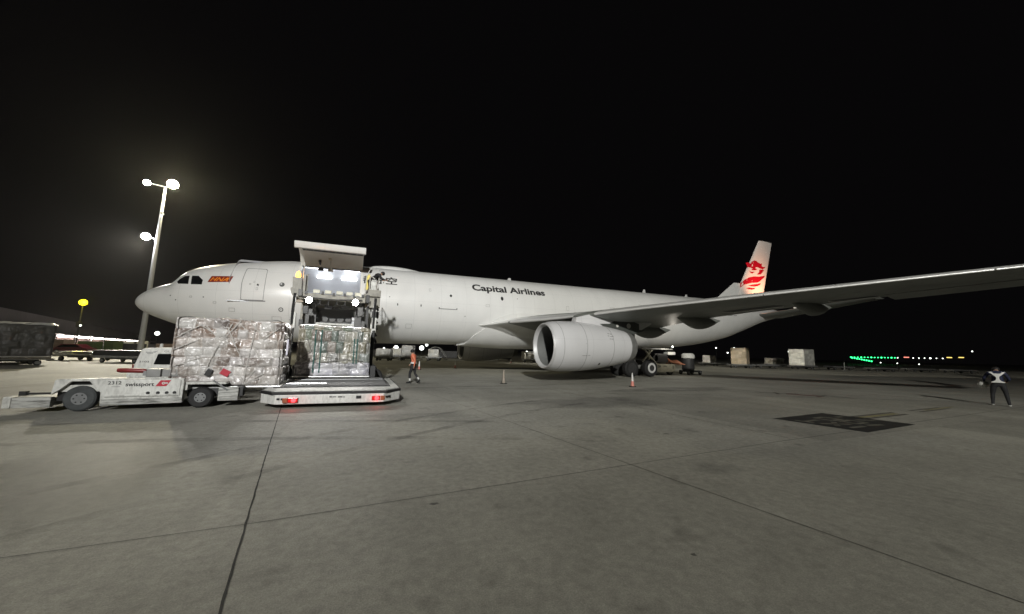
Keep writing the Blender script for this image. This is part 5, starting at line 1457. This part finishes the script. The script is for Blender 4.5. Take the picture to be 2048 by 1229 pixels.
p = ground(.06, 55.8); o = copy_tree(c0); place(o, (p.x, p.y, 0)); o['label'] = "farthest tiny traffic cone, beyond the aeroplane and left of the engine inlet"

# ------------------------------------------------------------------ dollies and background loads
def dolly(label, base, rz, L_=3.4, W_=2.4, group="pallet dollies parked round the stand", kids=True):
    t = thing("pallet_dolly", label, "dolly", (0, 0, 0), group)
    b = MB(); b.box((0, 0, .46), (L_, W_, .12), bev=.015); b.box((0, 0, .33), (L_ * .8, .3, .14))
    b.build("frame", M['steel'], t)
    b = MB()
    for s in (-1, 1): b.box((0, s * W_ / 2, .56), (L_, .06, .1))
    b.build("edge_rail", M['bright'], t)
    b = MB(); b.tube([(L_ / 2, 0, .35), (L_ / 2 + 1.1, 0, .25)], .05, 6); b.build("tow_bar", M['dksteel'], t)
    for sx in (-1, 1):
        for sy in (-1, 1):
            b = MB(); wheel(b, (sx * L_ * .34, sy * W_ * .36, .2), .2, .14, M['rubber'], M['rim'], 'y', 14); b.build("wheel", None, t, smooth=True)
    return place(t, base, rz)
def block(name, label, cat, base, rz, L_, W_, z0, z1, pal, seed, m, group, res=.14, cell=(.6, .5)):
    t = thing(name, label, cat, (0, 0, 0), group)
    load_mesh("wrapped_load", -L_ / 2, L_ / 2, -W_ / 2, W_ / 2, z0 + .06, z1, seed, pal, m, t, cell, .06, res)
    b = MB(); b.box((0, 0, z0 + .03), (L_ + .12, W_ + .12, .05), bev=.01); b.build("pallet_base", M['alu'], t)
    return place(t, base, rz)
SHADEDP = [(.035, .035, .033), (.045, .045, .04), (.03, .03, .028), (.05, .047, .045)]  # near-black: the shade on these pallets' fronts is put into the colour
PALE = [(.55, .55, .52), (.62, .61, .56), (.48, .47, .44), (.6, .58, .5)]
BROWN = [(.46, .37, .25), (.50, .41, .29), (.42, .34, .22)]
# dark pallet row at the left edge
for i, (xc, yc, lb1, lb2) in enumerate(((-34.4, 24.6, "big dark wrapped pallet with bright top edge at the left of the photo", "low dolly under the big dark pallet at the left edge"),
                                        (-38.6, 27.0, "second dark wrapped pallet standing behind the big dark one at the left edge", "low dolly under the second dark pallet at the left edge"))):
    p = ground(xc, yc); rz = -HEAD + R(62)
    dolly(lb2, (p.x, p.y, 0), rz, 3.2, 2.5)
    pk = block("wrapped_pallet", lb1, "pallet", (p.x, p.y, 0), rz, 3.1, 3.3, .62, 2.85, SHADEDP, 20 + i, M['wrapC'], "dark pallets at the left edge", .08)
    b = MB(); g_ = [[b.V((-1.6 + 3.2 * u_ / 16, -1.7 + 3.4 * v_ / 16, (2.93 if 0 < u_ < 16 and 0 < v_ < 16 else 2.80) + .07 * noise.noise(Vector((u_ * .45, v_ * .45, i * 5.0))))) for u_ in range(17)] for v_ in range(17)]
    for v_ in range(16):
        for u_ in range(16): b.face((g_[v_][u_], g_[v_][u_ + 1], g_[v_ + 1][u_ + 1], g_[v_ + 1][u_]))
    cv = b.build("lit_rim_sheet", M['palewrap'], pk, smooth=True, origin=(0, 0, 0))  # pale sheet added so the dark pallets' top edges show as lit
p = ground(-39.6, 33.4); dolly("empty silver dolly stacked with flat pallets, right of the dark pallets", (p.x, p.y, 0), -HEAD + R(8), 3.3, 2.3)
for k in range(3):
    b = MB(); b.box((0, 0, .64 + k * .09), (3.0 - .2 * k, 2.2, .05), bev=.01); o = b.build("flat_pallet", M['bright'], origin=(0, 0, .6 + k * .09)); place(o, (p.x - .1 * k, p.y, .6 + k * .09), -HEAD + R(4 + 5 * k))
    tag(o, ["bottom empty aluminium pallet lying on the silver dolly", "middle empty aluminium pallet lying on the silver dolly", "top empty aluminium pallet lying on the silver dolly"][k], "pallet", "empty pallets on the silver dolly")
p = ground(-33.6, 31.6); dolly("long dark dolly with white edge rail beside the tow tractor cab", (p.x, p.y, 0), -HEAD + R(3), 3.9, 2.4)
b = MB(); b.box((0, 0, .82), (3.8, 2.3, .5), bev=.04); o = b.build("tarpaulin_load", M['dksteel'], origin=(0, 0, .57)); place(o, (p.x, p.y, .57), -HEAD + R(3)); tag(o, "low dark tarpaulin covered load on the long dark dolly", "cargo")

# freight shed with lit canopy
sd = thing("freight_shed", "long dark freight shed with a row of bright tube lights under its canopy", "building", tuple(ground(-203, 140)))
d_ = (ground(-.91, 1) - ground(0, 0)).normalized(); n_ = Vector((d_.y, -d_.x, 0))
if n_.dot(CAM - ground(-203, 140)) < 0: n_ = -n_
p0 = ground(-203, 140) - d_ * 80
def SP(a, o_, z): q = p0 + d_ * a + n_ * o_; return (q.x, q.y, z)
b = MB(); LN = 900
b.loft([[SP(0, 0, 0), SP(0, 0, 14.6), SP(0, -30, 15.4), SP(0, -30, 0)], [SP(LN, 0, 0), SP(LN, 0, 14.6), SP(LN, -30, 15.4), SP(LN, -30, 0)]])
b.build("shed_body", M['hangar'], sd)
b = MB(); b.loft([[SP(0, 9, 4.9), SP(0, 9, 5.5), SP(0, .02, 5.9), SP(0, .02, 4.9)], [SP(LN, 9, 4.9), SP(LN, 9, 5.5), SP(LN, .02, 5.9), SP(LN, .02, 4.9)]]); b.build("canopy", M['hangar'], sd)
b = MB(); b.loft([[SP(0, .05, .02), SP(0, .05, 4.7), SP(0, .3, 4.7), SP(0, .3, .02)], [SP(LN, .05, .02), SP(LN, .05, 4.7), SP(LN, .3, 4.7), SP(LN, .3, .02)]]); b.build("lit_wall", M['hangarwall'], sd)
a = 62.0
for k in range(9):
    w_ = 22 + 6 * k
    b = MB(); b.loft([[SP(a, 8.6, 4.0), SP(a, 8.6, 4.85), SP(a, 8.0, 4.85), SP(a, 8.0, 4.0)], [SP(a + w_, 8.6, 4.0), SP(a + w_, 8.6, 4.85), SP(a + w_, 8.0, 4.85), SP(a + w_, 8.0, 4.0)]])
    b.build("canopy_light", M['l_strip'], sd)
    b = MB(); q = SP(a + w_ + 1.5 + .5 * k, 8.6, 0); b.box((q[0], q[1], 2.5), (.5, .5, 5.0)); b.build("canopy_post", M['hangar'], sd)
    a += w_ + 4 + 1.2 * k
for k in range(4):
    l = bpy.data.lights.new("canopy_glow", 'POINT'); l.energy = 9000; l.color = (1, .86, .78); l.shadow_soft_size = 1.5
    o = bpy.data.objects.new("canopy_glow", l); C.objects.link(o); q = SP(85 + 40 * k, 9.5, 4.0); o.location = q

# things in front of the shed
def crate(label, cat, name, xc, yc, L_, W_, H_, m, rz=0.0, z=0.0, group=None, slats=True):
    b = MB(); b.box((0, 0, H_ / 2 + .12), (L_, W_, H_), bev=.04)
    for s in (-1, 1): b.box((s * L_ * .35, 0, .06), (.2, W_, .12))
    if slats:
        for k in range(1, 4): b.box((0, -W_ / 2 - .012, .12 + H_ * k / 4), (L_ * .98, .024, .04)); b.box((-L_ / 2 + L_ * k / 4, -W_ / 2 - .012, .12 + H_ / 2), (.05, .022, H_ * .96))
    o = b.build(name, m, origin=(0, 0, 0)); p = ground(xc, yc); place(o, (p.x, p.y, z), -HEAD + rz)
    return tag(o, label, cat, group)
crate("wide green crate stack in front of the lit freight shed", "crate", "crate_stack", -68.3, 58.0, 2.2, 1.6, 1.7, M['greencart'], .2)
crate("narrow green crate stack right of the wide green one before the shed", "crate", "crate_stack", -66.2, 59.5, 1.5, 1.6, 1.9, M['greencart'], .1)
crate("brown carton stack left of the green crates before the shed", "crate", "crate_stack", -71.5, 56.8, 2.0, 1.6, 1.9, M['brown'], .15)
crate("dark steel container standing right of the green crates", "container", "container", -66.0, 62.5, 2.6, 1.8, 1.5, M['dksteel'], .1)
crate("pale carton pair before the shed, left one", "crate", "crate_stack", -70.9, 66.2, 1.0, 1.0, 1.9, M['palewrap'], .1, slats=True)
crate("pale carton pair before the shed, right one", "crate", "crate_stack", -69.2, 67.0, 1.2, 1.0, 2.0, M['cream'], .1)
crate("brown carton heap behind the tow tractor cab", "crate", "crate_stack", -66.5, 69.0, 2.6, 1.5, 1.6, M['brown'], .3)
# parked dark red car
cr = thing("parked_car", "small dark red car parked before the lit freight shed", "car", (0, 0, 0))
b = MB(); b.prism([(-2.0, .3), (-2.0, .75), (-1.5, .85), (-.9, 1.35), (.8, 1.38), (1.5, .92), (2.05, .8), (2.05, .3)], 'y', -.85, .85, .06); bdy = b.build("body", M['redcar'], cr)
b = MB(); b.prism([(-1.25, .92), (-.82, 1.27), (.72, 1.29), (1.2, .95)], 'y', -.87, .87, .01); b.build("side_window", M['glassblk'], bdy)
for sx in (-1.25, 1.3):
    for sy in (-.78, .78): b = MB(); wheel(b, (sx, sy, .32), .32, .2, M['rubber'], M['rim'], 'y', 16); b.build("wheel", None, cr, smooth=True)
p = ground(-62.3, 51.0); place(cr, (p.x, p.y, 0), -HEAD + .25)
# yellow lamp post, small white lamps
yl = thing("lamp_post", "slim post with a glowing yellow ball lamp in front of the dark shed", "lamp post", tuple(ground(-85.3, 70)))
q = ground(-85.3, 70)
b = MB(); b.tube([(q.x, q.y, 0), (q.x, q.y, 8.9)], [.14, .09], 8); b.box((q.x, q.y, 5.1), (.7, .7, 1.1), bev=.1); b.build("post", M['dksteel'], yl)
b = MB(); b.ball((q.x, q.y, 9.5), .6, 12); b.build("lamp_globe", M['l_yel'], yl, smooth=True)
b = MB(); b.ball((q.x + .35, q.y - .3, 4.9), .16, 8); b.build("marker_lamp", M['l_rw'], yl)
point((q.x + .9, q.y - .9, 9.5), 900.0, (1.0, .85, .05), .5)
def lamp_pole(label, xc, yc, z, r_, m, group=None):
    q = ground(xc, yc); t = thing("lamp_pole", label, "lamp", (q.x, q.y, 0), group)
    b = MB(); b.tube([(q.x, q.y, 0), (q.x, q.y, max(.12, z - r_))], max(.03, r_ * .12), 6); b.build("post", M['dksteel'], t)
    b = MB(); b.ball((q.x, q.y, z), r_, 8); b.build("lamp", m, t, smooth=True)
    return t
lamp_pole("small white lamp high on the shed side, right of the floodlight mast foot", -89.6, 90, 4.3, .5, M['l_rw'])

# ------------------------------------------------------------------ seen beneath the fuselage
def under_load(label, xc, yc, L_, z1, pal, seed, m, dl):
    p = ground(xc, yc); dolly(dl, (p.x, p.y, 0), -HEAD + .05, max(2.4, L_ + .3), 1.9, "dollies seen beneath the fuselage")
    return block("wrapped_pallet", label, "pallet", (p.x, p.y, 0), -HEAD + .05, L_, 1.6, .62, z1, pal, seed, m, "pale loads seen beneath the fuselage", .16)
under_load("low pale wrapped pallet beneath the fuselage, right of the loader's post", -18.95, 53.6, 2.1, 1.75, PALE, 31, M['wrapA'], "dolly carrying the low pale pallet beneath the fuselage")
under_load("tall pale wrapped pallet directly behind the person in orange", -16.2, 56.4, 1.7, 2.35, PALE, 32, M['wrapA'], "dolly carrying the tall pale pallet behind the person in orange")
under_load("pale sheeted pallet just left of the far engine beneath the fuselage", -12.9, 60.0, 1.7, 1.9, PALE, 33, M['wrapA'], "dolly carrying the sheeted pallet left of the far engine")
p = ground(-11.6, 59.2)
b = MB(); r_ = []
for i in range(12):
    t = i / 11; x = -1.7 + 2.9 * t; z = 1.9 + .35 * math.sin(PI * min(1, t * 1.6)) if t < .55 else 2.1 - 1.6 * ((t - .55) / .45) ** .8 + .12 * math.sin(t * 20)
    r_.append([Vector((x, -.9, z)), Vector((x, .9, z)), Vector((x, .9, z + .03)), Vector((x, -.9, z + .03))])
b.loft(r_); o = b.build("plastic_sheet", M['palewrap'], smooth=True, origin=(0, 0, 1.9)); place(o, (p.x, p.y, 1.9), -HEAD); tag(o, "white plastic sheet trailing off the pallet beside the far engine", "sheet")
for i, (xc, yc, z, r_, lb) in enumerate(((-29.0, 90, 2.15, .55, "bright white lamp beneath the fuselage, left of the person in orange"), (-23.8, 95, 2.25, .6, "bright white lamp beneath the fuselage, right of the person in orange"), (-23.7, 100, 3.2, .4, "small tilted white lamp beneath the belly, above the brighter one"), (-42.7, 120, 2.0, .3, "dim white lamp beneath the fuselage close to the loader's right post"), (4.0, 90, 1.9, .22, "tiny lamp seen between the belly and the near engine inlet"))):
    lamp_pole(lb, xc, yc, z, r_, M['l_rw'], "white lamps beyond the fuselage")
crate("long dark equipment container far beneath the fuselage", "container", "container", -30, 78, 9, 2.2, 1.4, M['dksteel'], .05)
crate("second long dark container beneath the fuselage, nearer the far engine", "container", "container", -15.5, 82, 6.5, 2.2, 1.5, M['dksteel'], .05)
under_load("small pale wrapped pallet beneath the belly, right of the far engine", 3.2, 62.0, 1.5, 1.6, PALE, 35, M['wrapA'], "dolly carrying the small pale pallet right of the far engine")
under_load("pale wrapped pallet far beneath the fuselage, between the low and the tall pale pallets", -21.0, 66.0, 1.8, 1.9, PALE, 36, M['wrapA'], "dolly carrying the farther pallet between the low and tall pale ones")
# small ground unit right of the far engine
gu = thing("ground_power_unit", "pale cone shaped ground unit on a dark trolley between the far and near engines", "ground unit", (0, 0, 0))
b = MB(); b.lathe([(.5, .75), (1.1, .55), (1.7, .22), (1.75, .2)], (0, 0, 0), 'z', 12); b.box((-1.0, 0, .75), (.9, 1.0, .5), bev=.05); b.build("housing", M['gsewhite'], gu)
b = MB(); b.box((0, 0, .4), (3.4, 1.2, .25), bev=.03)
b.build("trolley", M['dksteel'], gu)
for sx in (-1.1, 1.1):
    for sy in (-.5, .5): b = MB(); wheel(b, (sx, sy, .22), .22, .15, M['rubber'], M['rim'], 'y', 12); b.build("wheel", None, gu)
p = ground(-1.5, 74); place(gu, (p.x, p.y, 0), -HEAD)
gv = thing("service_van", "white topped service van half hidden behind the near engine inlet", "van", (0, 0, 0))
b = MB(); b.prism([(-1.6, .4), (-1.6, 1.9), (1.0, 1.95), (1.5, 1.2), (1.9, 1.1), (1.9, .4)], 'y', -.9, .9, .06); bdy = b.build("body", M['gsewhite'], gv)
b = MB(); b.prism([(-.6, 1.2), (-.6, 1.75), (.9, 1.78), (1.25, 1.2)], 'y', -.92, .92, .01); b.build("side_window", M['glassblk'], bdy)
for sx in (-1.0, 1.2):
    for sy in (-.8, .8): b = MB(); wheel(b, (sx, sy, .32), .32, .2, M['rubber'], M['rim'], 'y', 14); b.build("wheel", None, gv)
p = ground(4.0, 79); place(gv, (p.x, p.y, 0), -HEAD)

# ------------------------------------------------------------------ lower deck loader behind the landing gear
ll = thing("belly_loader", "cream lower deck loader numbered 24 with raised scissor frame behind the landing gear", "cargo loader", (37.5, -2.5, 0))
b = MB(); b.prism([(36.05, .95), (36.7, 1.02), (39.0, .95), (39.05, .45), (38.7, .28), (37.0, .28), (36.3, .5)], 'y', -4.2, -3.9, .02); b.box((37.6, -2.6, .6), (2.6, 2.6, .4)); lb_ = b.build("body", M['cream'], ll)
flat_text("fleet_number", "24", (36.95, -4.225, .68), (1, 0, 0), (0, 0, 1), .3, .2, M['dkgrey'], lb_, .02)
b = MB(); b.box((38.75, -4.21, .7), (.06, .01, .34)); b.box((37.8, -4.21, .8), (.4, .01, .04)); b.build("body_mark", M['dkgrey'], lb_)
for p_, q_ in (((35.2, -4, 1.05), (36.5, -4, 2.2)), ((35.6, -4, 2.25), (36.95, -4, 1.0)), ((36.1, -4, 1.0), (36.15, -4, 2.2)), ((35.3, -4, 2.25), (36.9, -4, 2.3))):
    b = MB(); b.tube([p_, q_], .07, 6); b.build("scissor_arm", M['cream'], ll)
b = MB(); b.box((36.9, -3.0, 2.32), (3.6, 2.6, .1)); b.build("platform", M['steel'], ll)
b = MB(); b.box((37.6, -3.4, 1.5), (1.6, 1.2, .8), bev=.05); b.lathe([(-.3, .3), (.3, .3)], (36.9, -3.7, 1.5), 'y', 14); b.build("engine_block", M['dksteel'], ll)
b = MB(); b.box((38.7, -3.9, 1.95), (.9, .5, .26), bev=.02); b.build("white_box", M['gseclean'], ll)
for i in range(7):
    b = MB(); y = -3.9 + .1 * i; b.tube([(38.3 + .1 * i, y, 1.6 - .1 * i), (38.9 + .15 * i, y, 1.15 + .05 * (i % 3)), (39.6 + .1 * i, y, 1.0 + .08 * ((i * 2) % 5)), (40.6, y, .95)], .05, 6); b.build("hose", M['orangebits'], ll)
for sx in (35.9, 38.5):
    for sy in (-4.0, -1.4): b = MB(); wheel(b, (sx, sy, .36), .36, .26, M['rubber'], M['rim'], 'y', 16); b.build("wheel", None, ll, smooth=True)
b = MB(); b.tube([(38.3, -4.3, 2.3), (38.3, -4.5, 2.55)], .03, 6); b.lathe([(-.05, .05), (.06, .11)], (38.3, -4.55, 2.55), 'y', 12); wl = b.build("work_light", M['dksteel'], ll)
b = MB(); b.ball((38.3, -4.62, 2.55), .07, 8); b.build("work_light_lens", M['l_rw'], wl)
point((38.3, -5.1, 2.5), 55.0, (1.0, .93, .80), .1, "work_light_beam")
dm = thing("water_cart", "dark barrel shaped cart with a white lid, right of the cream belly loader", "cart", (41.6, -3.4, 0))
b = MB(); b.lathe([(.35, .5), (.5, .55), (1.5, .55), (1.55, .5)], (41.6, -3.4, 0), 'z', 18); b.build("tank", M['dksteel'], dm, smooth=True)
b = MB(); b.lathe([(1.55, .6), (1.85, .6), (2.0, .45), (2.02, .1)], (41.6, -3.4, 0), 'z', 18); b.build("lid", M['gseclean'], dm, smooth=True)
b = MB(); b.box((41.9, -3.4, .32), (2.0, .9, .12)); b.build("trolley", M['dksteel'], dm)
for sx in (-.6, .9):
    for sy in (-.45, .45): b = MB(); wheel(b, (41.7 + sx, -3.4 + sy, .2), .2, .14, M['rubber'], M['rim'], 'y', 12); b.build("wheel", None, dm)

# ------------------------------------------------------------------ right background
GR = "pallets on dollies in the dark at right"
def rdolly(xc, yc, lb, L_=3.4): p = ground(xc, yc); return dolly(lb, (p.x, p.y, 0), -HEAD + R(-8), L_, 2.2, "dollies standing in the dark at right")
def rload(xc, yc, lb, L_, W_, z1, pal, seed, m, rz): p = ground(xc, yc); return block("wrapped_pallet", lb, "pallet", (p.x, p.y, 0), -HEAD + rz, L_, W_, .62, z1, pal, seed, m, GR, .15)
rdolly(39.2, 70.6, "small dolly under the pale heap, just right of the tail underside")
rload(39.2, 70.6, "small pale heap of wrapped goods nearest the tail underside", 2.0, 1.6, 2.0, PALE, 41, M['wrapA'], .5)
rdolly(38.3, 59.6, "dolly under the tall brown sided pallet at right")
rload(38.3, 59.6, "tall pallet with one narrow brown side lit, at right", 2.6, 2.2, 3.3, BROWN, 42, M['wrapC'], R(48))
rdolly(52.5, 71.2, "dolly under the low olive bundle at right")
rload(52.5, 71.2, "low rounded olive bundle between the two tall pallets at right", 2.8, 1.8, 1.75, BAGS, 43, M['wrapB'], .2)
rdolly(51.0, 62.6, "dolly under the bright silver pallet at right")
rload(51.0, 62.6, "tall bright silver wrapped pallet, rightmost of the pallet row", 3.0, 2.4, 3.4, [(.8, .8, .72), (.75, .75, .68)], 44, M['wrapA'], R(22))
rdolly(45.2, 63.5, "empty dolly between the tall brown pallet and the olive bundle")
rdolly(57.8, 63.0, "empty dolly just right of the silver pallet")
rdolly(61.5, 59.5, "empty dolly below the green field lights")
rdolly(70.0, 61.5, "empty dolly beneath the red field light")
rdolly(75.0, 60.0, "rightmost empty dolly in the dark row, near the person in navy")
p = ground(57.6, 61.8)
b = MB(); b.tube([(p.x, p.y, 0), (p.x + .15, p.y, 1.35)], .07, 8); b.box((p.x, p.y, .04), (.4, .4, .08)); tag(b.build("marker_post", M['palewrap']), "short pale marker post below the left end of the green lights", "post")

# field lights far across the airfield
def field(u_px, yc, v_off, m, nm, lb, w_=.22, group=None, bar=0.0):
    xc = (u_px - 1024) / 708 * yc * 1.03
    z = 1.715 + v_off / 708 * yc
    q = ground(xc, yc); t = thing(nm, lb, "field light", (q.x, q.y, 0), group)
    b = MB(); b.tube([(q.x, q.y, 0), (q.x, q.y, max(.1, z - w_ * .8))], .05, 6); b.build("post", M['dksteel'], t)
    if bar: b = MB(); b.box((q.x, q.y, z), (bar, w_ * 1.6, w_ * 1.6), Matrix.Rotation(-HEAD, 3, 'Z'), w_ * .4)
    else: b = MB(); b.ball((q.x, q.y, z), w_, 8)
    b.build("lamp", m, t, smooth=True)
LBG = "green lamp of the long row of green field lights"
gpos = [1680 + 6.5 * k for k in range(14)]
for k, u in enumerate(gpos): field(u, 180, 6.2 + .012 * (u - 1680), M['l_green'], "green_field_light", LBG, .24 if k % 3 else .32, "long row of green field lights")
for k in range(9): field(1682 + 4.6 * k, 140, 5.2 - .75 * k, M['l_green'], "green_field_light", "green lamp of the short slanting row of green field lights", .24, "short slanting row of green field lights")
for k, u in enumerate((1770, 1800, 1811, 1822, 1833, 1845, 1857)): field(u, 180, 7.2 + .01 * (u - 1770), M['l_rw'], "white_field_light", "white lamp in the row of field lights between green and yellow", .22 if u != 1833 else .36, "white field lights in the row")
for u, v, yc in ((1736, -3, 120), (1768, -3.6, 120), (1810, -4.6, 120)): field(u, yc, v, M['l_rw'], "white_field_light", "dim white lamp just below the row of field lights", .15, "white field lights below the row")
field(1787, 180, 8.6, M['l_rred'], "red_field_light", "wide red field light among the white ones", .26, None, 2.4)
field(1870, 180, 10.2, M['l_ryel'], "yellow_field_light", "left one of the two wide yellow field lights", .26, None, 2.4)
field(1893, 180, 10.8, M['l_ryel'], "yellow_field_light", "right one of the two wide yellow field lights", .26, None, 2.4)
field(1916, 180, 23.5, M['l_rw'], "white_field_light", "lone white lamp high above the right end of the field lights", .28)
for u, v, yc in ((1420, 18, 110), (1442, 9, 110), (1455, 19, 120), (1560, 14, 130)): field(u, yc, v, M['l_rw'], "white_field_light", "tiny white lamp in the dark above the pallets at right", .2, "tiny lamps above the pallets at right")

# warm logo lamp on the tailplane that lights the fin
lt = MB(); lt.box((58.2, -4.2, 7.14), (.5, .3, .2), bev=.04); lt.build("logo_lamp", M['palewrap'], plane)
lz = 7.14 + .0157 * (58.2 - 33)
spot((58.2, -4.3, lz + .25), (58.0, 0, 11.0), 3000.0, (1.0, .46, .26), 75, 1.0, .1, "logo_lamp_beam")

# thin haze added for its soft glow round every lamp that faces the viewer
b = MB(); b.box((0, 0, 20.5), (3040, 3040, 43))
hz_ = b.build("haze", None, origin=(0, 0, 0))
hm = bpy.data.materials.new("halo_haze"); hm.use_nodes = True; hn = hm.node_tree; hn.nodes.clear()
ho = hn.nodes.new('ShaderNodeOutputMaterial'); pv = hn.nodes.new('ShaderNodeVolumePrincipled')
pv.inputs['Color'].default_value = (.9, .9, .88, 1); pv.inputs['Density'].default_value = 0.00008; pv.inputs['Anisotropy'].default_value = 0.82
hn.links.new(pv.outputs[0], ho.inputs['Volume'])
hz_.data.materials.clear(); hz_.data.materials.append(hm)
tag(hz_, kind='stuff')

for o in list(bpy.data.objects):
    if '_o' in o: del o['_o']
